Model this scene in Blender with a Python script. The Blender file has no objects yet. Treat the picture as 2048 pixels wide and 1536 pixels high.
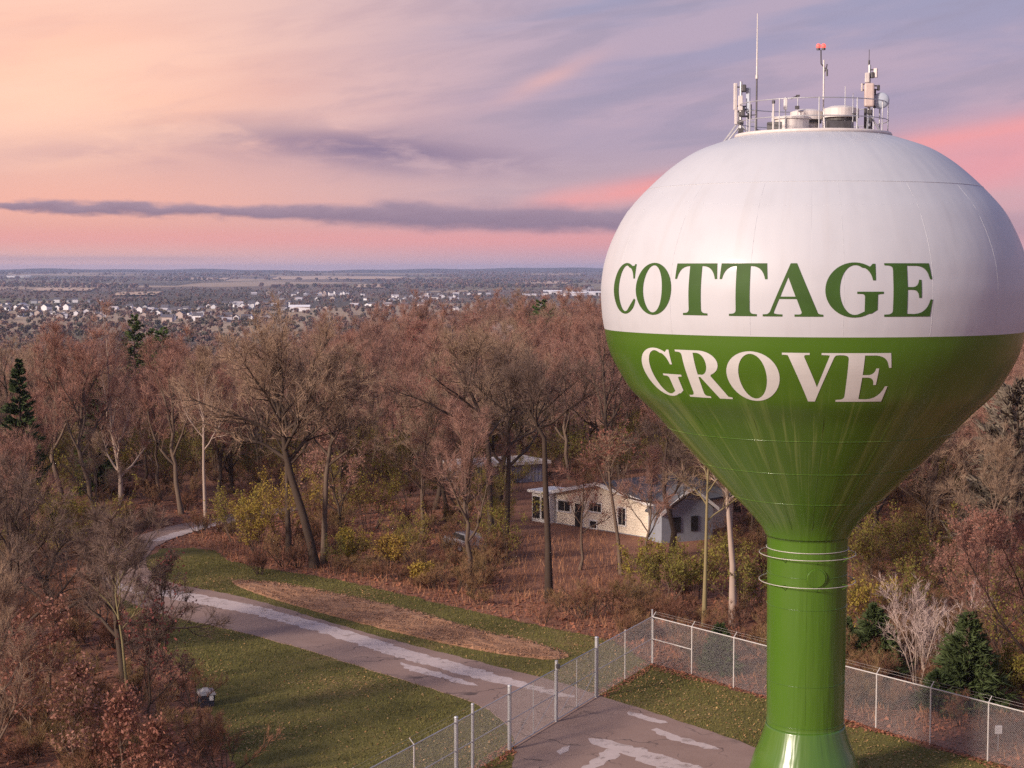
import bpy, bmesh, math, random
import numpy as np
from mathutils import Vector, Matrix
from mathutils.geometry import tessellate_polygon

C = bpy.context
S = C.scene
COL = S.collection
R = math.radians
rnd = random.Random(7)

# ------------------------------------------------------------------ camera
F = 3250.0                                   # focal length in pixels of the 2048 px wide photograph
PITCH = math.atan(230 / F)
CAMZ = 20.0
cam_d = bpy.data.cameras.new('camera')
cam = bpy.data.objects.new('camera', cam_d)
COL.objects.link(cam)
cam.location = (0, 0, CAMZ)
cam.rotation_euler = (math.pi / 2 - PITCH, 0, 0)
cam_d.sensor_width = 36.0
cam_d.lens = 36.0 * F / 2048.0
cam_d.clip_start = 0.5
cam_d.clip_end = 60000
S.camera = cam
S.render.resolution_x, S.render.resolution_y = 1024, 768

# ------------------------------------------------------------------ light
SUN_AZ, SUN_EL = -128.0, 22.0                # degrees clockwise from +Y (view direction); behind the camera to the left
sun_d = bpy.data.lights.new('sun', 'SUN')
sun_d.energy = 4.3
sun_d.angle = R(9)
sun_d.color = (1.0, 0.85, 0.72)
sun = bpy.data.objects.new('sun', sun_d)
COL.objects.link(sun)
to_sun = Vector((math.sin(R(SUN_AZ)) * math.cos(R(SUN_EL)), math.cos(R(SUN_AZ)) * math.cos(R(SUN_EL)), math.sin(R(SUN_EL))))
sun.rotation_euler = (-to_sun).to_track_quat('-Z', 'Y').to_euler()
sun.location = (-60, -60, 60)

S.view_settings.view_transform = 'Standard'
S.view_settings.look = 'None'
S.view_settings.exposure = 0.2
S.view_settings.gamma = 1.0
S.view_settings.use_curve_mapping = False


def lin(r, g, b):
    f = lambda c: (c / 255 / 12.92) if c / 255 <= 0.04045 else ((c / 255 + 0.055) / 1.055) ** 2.4
    return (f(r), f(g), f(b), 1.0)


# small expression builder for shader node maths
class Ex:
    def __init__(s, nt, sock):
        s.nt, s.k = nt, sock

    def op(s, o, *args, clamp=False):
        n = s.nt.nodes.new('ShaderNodeMath')
        n.operation = o
        n.use_clamp = clamp
        for i, a in enumerate((s,) + args):
            if isinstance(a, Ex):
                s.nt.links.new(a.k, n.inputs[i])
            else:
                n.inputs[i].default_value = a
        return Ex(s.nt, n.outputs[0])

    def __add__(s, o): return s.op('ADD', o)
    def __sub__(s, o): return s.op('SUBTRACT', o)
    def __mul__(s, o): return s.op('MULTIPLY', o)
    def __truediv__(s, o): return s.op('DIVIDE', o)
    __radd__ = __add__
    __rmul__ = __mul__
    def sm(s, a, b):
        n = s.nt.nodes.new('ShaderNodeMapRange')
        n.interpolation_type = 'SMOOTHSTEP'
        s.nt.links.new(s.k, n.inputs[0])
        n.inputs[1].default_value, n.inputs[2].default_value = a, b
        n.inputs[3].default_value, n.inputs[4].default_value = 0, 1
        return Ex(s.nt, n.outputs[0])
    def bump(s, c, w):                        # soft bell of half width w round c
        t = (s - c) / w
        return (t * t * -1.0).op('EXPONENT')


def mixc(nt, fac, a, b, mode='MIX'):
    n = nt.nodes.new('ShaderNodeMix')
    n.data_type = 'RGBA'
    n.blend_type = mode
    for v, i in ((fac, 0), (a, 6), (b, 7)):
        if isinstance(v, Ex):
            nt.links.new(v.k, n.inputs[i])
        elif isinstance(v, bpy.types.NodeSocket):
            nt.links.new(v, n.inputs[i])
        else:
            n.inputs[i].default_value = v
    return n.outputs[2]


def ramp(nt, fac, stops, interp='LINEAR'):
    n = nt.nodes.new('ShaderNodeValToRGB')
    n.color_ramp.interpolation = interp
    e = n.color_ramp.elements
    while len(e) < len(stops):
        e.new(0.5)
    for k, (p, c) in zip(e, stops):
        k.position, k.color = p, c
    nt.links.new(fac.k if isinstance(fac, Ex) else fac, n.inputs[0])
    return n.outputs[0]


def noise(nt, vec, scale, detail=3, rough=0.55, dist=0.0):
    n = nt.nodes.new('ShaderNodeTexNoise')
    n.inputs['Scale'].default_value = scale
    n.inputs['Detail'].default_value = detail
    n.inputs['Roughness'].default_value = rough
    n.inputs['Distortion'].default_value = dist
    if vec is not None:
        nt.links.new(vec, n.inputs['Vector'])
    return Ex(nt, n.outputs['Fac'])


def comb(nt, x, y, z=0.0):
    n = nt.nodes.new('ShaderNodeCombineXYZ')
    for i, v in enumerate((x, y, z)):
        if isinstance(v, Ex):
            nt.links.new(v.k, n.inputs[i])
        else:
            n.inputs[i].default_value = v
    return n.outputs[0]


# ------------------------------------------------------------------ sky
def build_world():
    w = bpy.data.worlds.new('World')
    S.world = w
    w.use_nodes = True
    nt = w.node_tree
    nt.nodes.clear()
    out = nt.nodes.new('ShaderNodeOutputWorld')
    tc = nt.nodes.new('ShaderNodeTexCoord')
    sp = nt.nodes.new('ShaderNodeSeparateXYZ')
    nt.links.new(tc.outputs['Generated'], sp.inputs[0])
    x, y, z = (Ex(nt, sp.outputs[i]) for i in range(3))
    az = x.op('ARCTAN2', y) * 57.2958
    el = z.op('ARCSINE') * 57.2958
    # how far a direction lies towards the warm (sunset) side
    warm_in = az.sm(4.0, -16.0)
    back = az.op('ABSOLUTE').sm(150.0, 180.0)
    right = az.sm(10.0, 120.0)
    warm = warm_in
    e = el.op('MAXIMUM', 0.0) / 60.0
    L = ramp(nt, e, [(0.0, lin(210, 172, 174)), (0.010, lin(216, 168, 162)), (0.022, lin(222, 164, 152)), (0.04, lin(232, 172, 156)), (0.065, lin(216, 168, 160)),
                     (0.095, lin(244, 184, 160)), (0.125, lin(244, 190, 168)), (0.165, lin(232, 188, 174)), (0.30, lin(176, 168, 190)), (1.0, lin(116, 142, 188))])
    Rr = ramp(nt, e, [(0.0, lin(182, 158, 172)), (0.014, lin(202, 152, 160)), (0.03, lin(192, 158, 166)), (0.045, lin(190, 164, 172)), (0.07, lin(172, 154, 172)),
                      (0.10, lin(162, 150, 174)), (0.165, lin(150, 150, 178)), (0.30, lin(132, 148, 192)), (1.0, lin(104, 134, 188))])
    base = mixc(nt, warm, Rr, L)
    # streaky high cloud, stretched along the horizon and slanting up to the right
    sl = el - az * 0.12
    v1 = comb(nt, az * 0.055, sl * 0.42, 3.1)
    n1 = noise(nt, v1, 1.5, 5, 0.5, 0.25)
    v2 = comb(nt, az * 0.17, (el - az * 0.17) * 0.8, 9.7)
    n2 = noise(nt, v2, 1.2, 5, 0.52, 0.35)
    hi = n1.sm(0.42, 0.62) * el.sm(2.2, 5.0) * 0.42
    base = mixc(nt, hi, base, mixc(nt, warm, lin(200, 170, 180), lin(250, 204, 182)))
    lo = n2.sm(0.46, 0.66) * el.sm(1.5, 4.0) * 0.50 * (warm * -0.55 + 1.0)
    base = mixc(nt, lo, base, mixc(nt, warm, lin(150, 142, 164), lin(206, 160, 158)))
    # peach flush at the upper left
    base = mixc(nt, (az + 16.5).bump(0.0, 5.0) * (el - 5.6).bump(0.0, 2.0) * 0.6, base, lin(252, 206, 180))
    # pink glow bands
    glow1 = (el - az * 0.15 - 2.10).bump(0.0, 0.42) * az.sm(-0.6, 2.6) * (n2 * 1.6).op('MINIMUM', 1.0)
    base = mixc(nt, glow1 * 0.85, base, lin(240, 152, 148))
    glow2 = (el - az * 0.42 - 6.05).bump(0.0, 0.32) * (az - 1.2).bump(0.0, 1.6) * n1.sm(0.25, 0.6)
    base = mixc(nt, glow2 * 0.75, base, lin(214, 170, 170))
    glow3 = (el - 4.0 - (az - 16) * 0.18 + n2 * 1.2).bump(0.0, 1.3) * az.sm(10.0, 14.5) * (1.0 * az.sm(75.0, 25.0))
    base = mixc(nt, glow3 * 0.80, base, lin(228, 152, 158))
    # pink band low over the horizon
    base = mixc(nt, (el - 1.05).bump(0.0, 0.38) * az.sm(16.0, 4.0) * 0.5, base, lin(226, 150, 148))
    # dark cloud bank, a long thin lens low over the horizon
    wob = noise(nt, comb(nt, az * 0.34, el * 1.0, 1.3), 1.5, 4, 0.55) - 0.5
    mid = (az + 18.0) * -0.020 + 2.16
    half = (az.sm(-12.0, -1.0) * 0.26 + 0.22) * (az.sm(-19.0, -16.0) * 0.7 + 0.3)
    up = (el - mid + wob * 0.75) / half
    bank = up.op('ABSOLUTE').sm(1.45, 0.35) * az.sm(-19.5, -17.0) * az.sm(24.0, 8.0)
    base = mixc(nt, bank * 0.90, base, mixc(nt, up.sm(-1.0, 1.0), lin(128, 112, 134), lin(152, 132, 150)))
    # ragged darker cloud above it
    wob2 = noise(nt, comb(nt, az * 0.2, el * 0.8, 5.3), 1.5, 5, 0.55, 0.3)
    c2 = (az + 4.8).bump(0.0, 5.4) * (el - 4.15 + (az + 5.0) * 0.09).bump(0.0, 0.62) * wob2.sm(0.30, 0.56)
    base = mixc(nt, c2 * 0.95, base, lin(134, 118, 144))
    c3 = (az + 13.0).bump(0.0, 4.5) * (el - 3.9).bump(0.0, 0.5) * wob2.sm(0.38, 0.66)
    base = mixc(nt, c3 * 0.6, base, lin(196, 156, 158))
    # thin grey strip just over the left horizon
    c4 = (el - 0.36 + wob * 0.10).bump(0.0, 0.10) * az.sm(-8.0, -12.0)
    base = mixc(nt, c4 * 0.6, base, lin(180, 152, 162))
    base = mixc(nt, el.sm(0.0, -6.0), base, lin(92, 72, 66))
    sky = nt.nodes.new('ShaderNodeTexSky')
    sky.sky_type = 'NISHITA'
    sky.sun_disc = False
    sky.sun_elevation = R(SUN_EL)
    sky.sun_rotation = R(SUN_AZ % 360)
    b1 = nt.nodes.new('ShaderNodeBackground')
    nt.links.new(sky.outputs[0], b1.inputs[0])
    b1.inputs[1].default_value = 0.10
    b2 = nt.nodes.new('ShaderNodeBackground')
    nt.links.new(base, b2.inputs[0])
    b2.inputs[1].default_value = 1.0
    mx = nt.nodes.new('ShaderNodeMixShader')          # the cloud sheet thins out towards the zenith
    nt.links.new((el.sm(70.0, 14.0) * 0.45 + 0.55).k, mx.inputs[0])
    nt.links.new(b1.outputs[0], mx.inputs[1])
    nt.links.new(b2.outputs[0], mx.inputs[2])
    nt.links.new(mx.outputs[0], out.inputs[0])
    w.cycles.sampling_method = 'MANUAL'
    w.cycles.sample_map_resolution = 1024


build_world()
S.cycles.max_bounces = 6
S.cycles.diffuse_bounces = 3
S.cycles.transparent_max_bounces = 8
S.cycles.volume_bounces = 0
S.cycles.use_denoising = False
S.cycles.use_adaptive_sampling = True
S.cycles.adaptive_threshold = 0.006


# ------------------------------------------------------------------ pixel of the photograph -> point of the ground (a survey of the place)
def ray(u, v):
    x = (u - 1024) / F
    yu = -(v - 768) / F
    return Vector((x, math.cos(PITCH) + yu * math.sin(PITCH), -math.sin(PITCH) + yu * math.cos(PITCH)))


def G(u, v, z=0.0):
    d = ray(u, v)
    t = (z - CAMZ) / d.z
    return Vector((d.x * t, d.y * t, z))


def at(u, y, z=0.0):                          # point at column u and distance y
    return Vector(((u - 1024) / F * y, y, z))


# ------------------------------------------------------------------ helpers
def tag(o, label=None, cat=None, group=None, kind=None):
    if label: o['label'] = label
    if cat: o['category'] = cat
    if group: o['group'] = group
    if kind: o['kind'] = kind
    return o


def thing(name, loc, label, cat, group=None, rz=0.0, sc=None):
    o = bpy.data.objects.new(name, None)
    COL.objects.link(o)
    o.location = loc
    o.rotation_euler = (0, 0, rz)
    o.empty_display_size = 0.3
    if sc: o.scale = (sc, sc, sc)
    return tag(o, label, cat, group)


def link(name, me, parent=None):
    o = bpy.data.objects.new(name, me)
    COL.objects.link(o)
    if parent is not None: o.parent = parent
    return o


def np_mesh(name, verts, tris, mats, mat_idx=None, smooth=False):
    me = bpy.data.meshes.new(name)
    verts = np.asarray(verts, dtype=np.float32)
    tris = np.asarray(tris, dtype=np.int32)
    me.vertices.add(len(verts))
    me.vertices.foreach_set('co', verts.ravel())
    me.loops.add(len(tris) * 3)
    me.loops.foreach_set('vertex_index', tris.ravel())
    me.polygons.add(len(tris))
    me.polygons.foreach_set('loop_start', np.arange(0, len(tris) * 3, 3, dtype=np.int32))
    if mat_idx is not None:
        me.polygons.foreach_set('material_index', np.asarray(mat_idx, dtype=np.int32))
    me.polygons.foreach_set('use_smooth', np.full(len(tris), bool(smooth)))
    for m in (mats if isinstance(mats, (list, tuple)) else [mats]):
        me.materials.append(m)
    me.update(calc_edges=True)
    return me


class MB:                                     # collects simple shapes into one mesh
    def __init__(s):
        s.bm = bmesh.new()

    def box(s, c, size, rz=0.0, bevel=0.0, rot=None):
        M = Matrix.Translation(c) @ (rot.to_4x4() if rot is not None else Matrix.Rotation(rz, 4, 'Z')) @ Matrix.Diagonal((*size, 1))
        r = bmesh.ops.create_cube(s.bm, size=1.0, matrix=M)
        if bevel:
            vs = set(r['verts'])
            es = [e for e in s.bm.edges if e.verts[0] in vs and e.verts[1] in vs]
            bmesh.ops.bevel(s.bm, geom=es, offset=bevel, segments=2, profile=0.5, affect='EDGES')
        return s

    def tube(s, a, b, r, r2=None, n=8, caps=True):
        a, b = Vector(a), Vector(b)
        d = b - a
        M = Matrix.Translation((a + b) / 2) @ d.to_track_quat('Z', 'Y').to_matrix().to_4x4()
        bmesh.ops.create_cone(s.bm, cap_ends=caps, segments=n, radius1=r, radius2=r if r2 is None else r2, depth=d.length, matrix=M)
        return s

    def path(s, pts, r, n=6, closed=False):
        pts = [Vector(p) for p in pts]
        m = len(pts)
        for i in range(m if closed else m - 1):
            s.tube(pts[i], pts[(i + 1) % m], r, n=n)
        return s

    def sphere(s, c, r, seg=12, sz=(1, 1, 1)):
        M = Matrix.Translation(c) @ Matrix.Diagonal((*sz, 1))
        bmesh.ops.create_uvsphere(s.bm, u_segments=seg, v_segments=max(4, seg // 2), radius=r, matrix=M)
        return s

    def ring(s, c, rad, r, n=48, sides=6):
        c = Vector(c)
        vs = []
        for i in range(n):
            a = 2 * math.pi * i / n
            row = []
            for j in range(sides):
                b = 2 * math.pi * j / sides
                q = rad + r * math.cos(b)
                row.append(s.bm.verts.new((c.x + q * math.cos(a), c.y + q * math.sin(a), c.z + r * math.sin(b))))
            vs.append(row)
        for i in range(n):
            for j in range(sides):
                s.bm.faces.new((vs[i][j], vs[(i + 1) % n][j], vs[(i + 1) % n][(j + 1) % sides], vs[i][(j + 1) % sides]))
        return s

    def prism(s, poly, z0, z1):               # xy outline extruded in z
        b = [s.bm.verts.new((p[0], p[1], z0)) for p in poly]
        t = [s.bm.verts.new((p[0], p[1], z1)) for p in poly]
        n = len(poly)
        s.bm.faces.new(b[::-1])
        s.bm.faces.new(t)
        for i in range(n):
            s.bm.faces.new((b[i], b[(i + 1) % n], t[(i + 1) % n], t[i]))
        return s

    def hull(s, bottom, top):                 # loft between two outlines of 3-D points
        b = [s.bm.verts.new(p) for p in bottom]
        t = [s.bm.verts.new(p) for p in top]
        n = len(b)
        s.bm.faces.new(b[::-1])
        s.bm.faces.new(t)
        for i in range(n):
            s.bm.faces.new((b[i], b[(i + 1) % n], t[(i + 1) % n], t[i]))
        return s

    def mesh(s, name, m, smooth=False):
        bmesh.ops.recalc_face_normals(s.bm, faces=s.bm.faces[:])
        me = bpy.data.meshes.new(name)
        s.bm.to_mesh(me)
        s.bm.free()
        for k in (m if isinstance(m, (list, tuple)) else [m]):
            me.materials.append(k)
        if smooth:
            for p in me.polygons: p.use_smooth = True
        return me

    def build(s, name, m, parent=None, smooth=False):
        return link(name, s.mesh(name, m, smooth), parent)


# ------------------------------------------------------------------ materials
def new_mat(name):
    m = bpy.data.materials.new(name)
    m.use_nodes = True
    nt = m.node_tree
    b = nt.nodes['Principled BSDF']
    return m, nt, b


def setc(nt, b, c):
    if isinstance(c, bpy.types.NodeSocket):
        nt.links.new(c, b.inputs['Base Color'])
    else:
        b.inputs['Base Color'].default_value = (*c[:3], 1)


def objvec(nt):
    return nt.nodes.new('ShaderNodeTexCoord').outputs['Object']


def geovec(nt):
    return nt.nodes.new('ShaderNodeNewGeometry').outputs['Position']


def bump(nt, b, h, dist, strength=1.0):
    n = nt.nodes.new('ShaderNodeBump')
    n.inputs['Distance'].default_value = dist
    n.inputs['Strength'].default_value = strength
    nt.links.new(h.k if isinstance(h, Ex) else h, n.inputs['Height'])
    nt.links.new(n.outputs[0], b.inputs['Normal'])


def simple(name, c, rough=0.6, metal=0.0, var=0.25, scale=4.0, spec=0.5):
    m, nt, b = new_mat(name)
    n = noise(nt, objvec(nt), scale, 4)
    d = tuple(k * (1 - var) for k in c[:3])
    e = tuple(min(1, k * (1 + var)) for k in c[:3])
    setc(nt, b, ramp(nt, n, [(0.3, (*d, 1)), (0.7, (*e, 1))]))
    b.inputs['Roughness'].default_value = rough
    b.inputs['Metallic'].default_value = metal
    b.inputs['Specular IOR Level'].default_value = spec
    return m


def twig_mat(name, cols, rough=0.85, trans=0.0):
    """bark, twigs or leaves: the hue differs from plant to plant, grain from place to place"""
    m, nt, b = new_mat(name)
    oi = nt.nodes.new('ShaderNodeObjectInfo')
    n = noise(nt, geovec(nt), 1.3, 3)
    f = Ex(nt, oi.outputs['Random']) * 0.75 + (n - 0.5) * 0.7 + 0.12
    k = len(cols) - 1
    setc(nt, b, ramp(nt, f, [(i / k if k else 0, (*c, 1)) for i, c in enumerate(cols)]))
    b.inputs['Roughness'].default_value = rough
    b.inputs['Specular IOR Level'].default_value = 0.2
    if trans:
        tr = nt.nodes.new('ShaderNodeBsdfTranslucent')
        mx = nt.nodes.new('ShaderNodeMixShader')
        mx.inputs[0].default_value = trans
        nt.links.new(b.inputs['Base Color'].links[0].from_socket, tr.inputs[0])
        nt.links.new(b.outputs[0], mx.inputs[1])
        nt.links.new(tr.outputs[0], mx.inputs[2])
        nt.links.new(mx.outputs[0], nt.nodes['Material Output'].inputs[0])
    return m


M = {}
M['bark_dark'] = twig_mat('dark_bark', [(0.054, 0.036, 0.027), (0.099, 0.068, 0.05)])
M['bark_grey'] = twig_mat('grey_bark', [(0.098, 0.068, 0.051), (0.196, 0.135, 0.099)])
M['bark_pale'] = twig_mat('pale_bark', [(0.34, 0.25, 0.20), (0.48, 0.37, 0.31)])
M['bark_moss'] = twig_mat('mossy_bark', [(0.204, 0.168, 0.084), (0.288, 0.228, 0.12)])
M['twig_wood'] = twig_mat('wood_twigs', [(0.254, 0.15, 0.118), (0.335, 0.19, 0.147), (0.34, 0.17, 0.125), (0.324, 0.22, 0.177)])
M['twig_grey'] = twig_mat('grey_brown_twigs', [(0.268, 0.18, 0.123), (0.362, 0.242, 0.166)])
M['twig_dark'] = twig_mat('dark_twigs', [(0.126, 0.084, 0.066), (0.204, 0.138, 0.109)])
M['twig_pale'] = twig_mat('pale_twigs', [(0.42, 0.31, 0.28), (0.54, 0.42, 0.38)])
M['twig_brush'] = twig_mat('brush_twigs', [(0.157, 0.076, 0.052), (0.229, 0.106, 0.066), (0.275, 0.162, 0.081), (0.184, 0.132, 0.052)])
M['leaf_rust'] = twig_mat('rust_leaves', [(0.20, 0.082, 0.06), (0.29, 0.125, 0.09), (0.36, 0.20, 0.155)], 0.7, 0.2)
M['leaf_red'] = twig_mat('red_leaves', [(0.20, 0.06, 0.055), (0.28, 0.09, 0.075)], 0.7, 0.2)
M['leaf_olive'] = twig_mat('olive_leaves', [(0.15, 0.14, 0.035), (0.24, 0.205, 0.042), (0.32, 0.25, 0.05)], 0.7, 0.25)
M['leaf_yellow'] = twig_mat('yellow_leaves', [(0.24, 0.20, 0.035), (0.34, 0.255, 0.045), (0.38, 0.235, 0.055)], 0.7, 0.25)
M['needles'] = twig_mat('needles', [(0.042, 0.062, 0.022), (0.075, 0.10, 0.036)], 0.7)
M['needles_light'] = twig_mat('light_needles', [(0.05, 0.085, 0.022), (0.085, 0.12, 0.035)], 0.7)
M['feather'] = twig_mat('feathery_twigs', [(0.162, 0.13, 0.1), (0.236, 0.192, 0.147)])
M['galv'] = simple('galvanised_steel', (0.50, 0.50, 0.52), 0.45, 0.55, 0.10, 6)
M['galv_pale'] = simple('pale_steel', (0.62, 0.58, 0.55), 0.5, 0.2, 0.10, 6)
M['wire'] = simple('fence_wire', (0.40, 0.37, 0.36), 0.6, 0.2, 0.1, 3)
M['white_trim'] = simple('white_trim', (0.75, 0.72, 0.69), 0.6, 0, 0.08, 2)
M['dark_metal'] = simple('dark_metal', (0.09, 0.085, 0.09), 0.5, 0.3)
M['panel_white'] = simple('antenna_shell', (0.66, 0.60, 0.57), 0.5, 0, 0.08)
M['panel_pink'] = simple('beige_antenna_shell', (0.58, 0.46, 0.42), 0.5, 0, 0.08)
M['dish'] = simple('dish_shell', (0.42, 0.46, 0.54), 0.45, 0, 0.08)
M['glass_dark'] = simple('dark_window_glass', (0.03, 0.028, 0.03), 0.08, 0, 0.2, 2)
M['cream'] = simple('cream_wall', (0.82, 0.71, 0.57), 0.75, 0, 0.09, 1.2)
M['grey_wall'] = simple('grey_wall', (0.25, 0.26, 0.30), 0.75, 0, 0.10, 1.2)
M['brick'] = simple('chimney_brick', (0.24, 0.135, 0.10), 0.9, 0, 0.2, 3)
M['shingle'] = simple('grey_shingles', (0.085, 0.085, 0.095), 0.9, 0, 0.25, 2)
M['roof_pale'] = simple('pale_roof', (0.62, 0.54, 0.50), 0.8, 0, 0.12, 1)
M['blue_wall'] = simple('blue_grey_wall', (0.36, 0.36, 0.43), 0.7, 0, 0.15, 1)
M['navy'] = simple('navy_plastic', (0.035, 0.035, 0.055), 0.5, 0, 0.2)
M['lid_grey'] = simple('grey_lid', (0.26, 0.25, 0.265), 0.5, 0, 0.1)
M['car_paint'] = simple('pale_car_paint', (0.27, 0.265, 0.30), 0.35, 0.2, 0.06)
M['rubber'] = simple('tyre_rubber', (0.02, 0.02, 0.02), 0.8)
M['straw'] = simple('dry_grass_blades', (0.42, 0.22, 0.12), 0.85, 0, 0.4, 0.6)


def emit(name, c, s):
    m, nt, b = new_mat(name)
    b.inputs['Base Color'].default_value = (*c, 1)
    b.inputs['Emission Color'].default_value = (*c, 1)
    b.inputs['Emission Strength'].default_value = s
    return m


M['red_lamp'] = emit('red_lamp_glass', (0.9, 0.10, 0.08), 1.2)


def ground_mat(name, cols, s1, s2, bumpd, rough=0.95, s0=0.05, speck=None, big=0.6):
    m, nt, b = new_mat(name)
    p = geovec(nt)
    a = noise(nt, p, s1, 6, 0.65)
    c = noise(nt, p, s2, 3, 0.7)
    d = noise(nt, p, s0, 3, 0.5)
    f = a * 0.55 + c * 0.45 + (d - 0.5) * big
    k = len(cols) - 1
    col = ramp(nt, f, [(0.22 + 0.56 * i / k, (*cc, 1)) for i, cc in enumerate(cols)])
    if speck:
        sc, thr, sc_col = speck
        vn = nt.nodes.new('ShaderNodeTexVoronoi')
        vn.inputs['Scale'].default_value = sc
        nt.links.new(p, vn.inputs['Vector'])
        vf = Ex(nt, vn.outputs['Distance']).sm(thr, thr * 0.5)
        col = mixc(nt, vf * noise(nt, p, 0.5, 2).sm(0.35, 0.65), col, sc_col)
    setc(nt, b, col)
    b.inputs['Roughness'].default_value = rough
    b.inputs['Specular IOR Level'].default_value = 0.15
    if bumpd:
        bump(nt, b, a * 0.5 + c * 0.5, bumpd)
    return m


M['litter'] = ground_mat('leaf_litter_ground', [(0.10, 0.056, 0.040), (0.20, 0.094, 0.062), (0.31, 0.145, 0.09), (0.25, 0.16, 0.08)], 0.9, 6.0, 0.12)
M['grass'] = ground_mat('lawn_ground', [(0.074, 0.064, 0.020), (0.128, 0.112, 0.032), (0.172, 0.142, 0.045), (0.25, 0.165, 0.072)], 1.1, 7.0, 0.06, s0=0.16, big=0.95)
M['asphalt'] = ground_mat('worn_asphalt', [(0.245, 0.158, 0.13), (0.31, 0.208, 0.172), (0.37, 0.258, 0.218)], 0.6, 14.0, 0.012, 0.85, s0=0.25, big=0.25)
def cracks(m, scale, width, dark):
    nt = m.node_tree
    b = nt.nodes['Principled BSDF']
    p = geovec(nt)
    va = nt.nodes.new('ShaderNodeVectorMath')
    va.operation = 'MULTIPLY_ADD'
    nz = nt.nodes.new('ShaderNodeTexNoise')
    nz.inputs['Scale'].default_value = 1.2
    nt.links.new(p, nz.inputs['Vector'])
    nt.links.new(nz.outputs['Color'], va.inputs[0])
    va.inputs[1].default_value = (1.6, 1.6, 0)
    nt.links.new(p, va.inputs[2])
    vo = nt.nodes.new('ShaderNodeTexVoronoi')
    vo.feature = 'DISTANCE_TO_EDGE'
    vo.inputs['Scale'].default_value = scale
    nt.links.new(va.outputs[0], vo.inputs['Vector'])
    f = Ex(nt, vo.outputs['Distance']).sm(width, width * .3) * noise(nt, p, .35, 3).sm(.42, .6)
    old = b.inputs['Base Color'].links[0].from_socket
    setc(nt, b, mixc(nt, f * .75, old, dark))


cracks(M['asphalt'], .32, .018, (0.07, 0.052, 0.05, 1))
M['pale'] = ground_mat('pale_worn_patch', [(0.50, 0.40, 0.375), (0.60, 0.495, 0.465)], 1.5, 10.0, 0.005, 0.85)
def worn(m, thr):
    nt = m.node_tree
    b = nt.nodes['Principled BSDF']
    tr = nt.nodes.new('ShaderNodeBsdfTransparent')
    mx = nt.nodes.new('ShaderNodeMixShader')
    p = geovec(nt)
    f = noise(nt, p, 1.6, 6, 0.75, 0.4).sm(thr, thr + 0.26)
    nt.links.new(f.k, mx.inputs[0])
    nt.links.new(tr.outputs[0], mx.inputs[1])
    nt.links.new(b.outputs[0], mx.inputs[2])
    nt.links.new(mx.outputs[0], nt.nodes['Material Output'].inputs[0])


worn(M['pale'], 0.24)
M['mulch'] = ground_mat('mulch_bed', [(0.24, 0.125, 0.07), (0.37, 0.20, 0.118), (0.45, 0.265, 0.165)], 1.6, 9.0, 0.15, s0=0.2)
M['field'] = ground_mat('stubble_field', [(0.50, 0.36, 0.25), (0.64, 0.46, 0.33)], 0.004, 0.05, 0)


def land_mat():
    """leaf litter under the wood; out in the low country a patchwork of fields, scrub and bare soil"""
    m, nt, b = new_mat('land')
    p = geovec(nt)
    a = noise(nt, p, .9, 6, .65)
    c = noise(nt, p, 6.0, 3, .7)
    d = noise(nt, p, .05, 3, .5)
    near = ramp(nt, a * .55 + c * .45 + (d - .5) * .6, [(.22, (.10, .056, .04, 1)), (.41, (.20, .094, .062, 1)), (.6, (.31, .145, .09, 1)), (.78, (.25, .16, .08, 1))])
    sp = nt.nodes.new('ShaderNodeSeparateXYZ')
    nt.links.new(p, sp.inputs[0])
    x, y = Ex(nt, sp.outputs[0]), Ex(nt, sp.outputs[1])
    vo = nt.nodes.new('ShaderNodeTexVoronoi')
    vo.inputs['Scale'].default_value = 1.0
    nt.links.new(comb(nt, x * .0022, y * .0011, 0.0), vo.inputs['Vector'])
    sc = nt.nodes.new('ShaderNodeSeparateColor')
    nt.links.new(vo.outputs['Color'], sc.inputs[0])
    far = ramp(nt, Ex(nt, sc.outputs[0]) + (noise(nt, p, .012, 4) - .5) * .25, [(.15, (.10, .085, .065, 1)), (.38, (.17, .125, .10, 1)), (.55, (.20, .15, .10, 1)), (.68, (.12, .12, .07, 1)), (.80, (.36, .27, .18, 1)), (.95, (.42, .31, .21, 1))])
    dist = (x * x + y * y).op('SQRT')
    setc(nt, b, mixc(nt, dist.sm(600.0, 1000.0), near, far))
    b.inputs['Roughness'].default_value = .95
    b.inputs['Specular IOR Level'].default_value = .15
    bump(nt, b, a * .5 + c * .5, .12)
    return m


M['land'] = land_mat()


# ------------------------------------------------------------------ terrain
def smooth(t):
    t = max(0.0, min(1.0, t))
    return t * t * (3 - 2 * t)


def height(x, y):
    d = math.hypot(x, y)
    az = math.degrees(math.atan2(x, y))
    if d < 1: return 0.0
    d0 = 135 + 150 * smooth((az + 8) / 9.0)
    if abs(az) > 90: d0 = 300
    h = -36 * smooth((d - d0) / 560.0)
    h += 34 * smooth((d - 5000) / 8000.0)
    if d > 200: h += 1.2 * math.sin(x * 0.013 + 1) * math.sin(y * 0.011) * smooth((d - 200) / 200)
    return h


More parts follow.
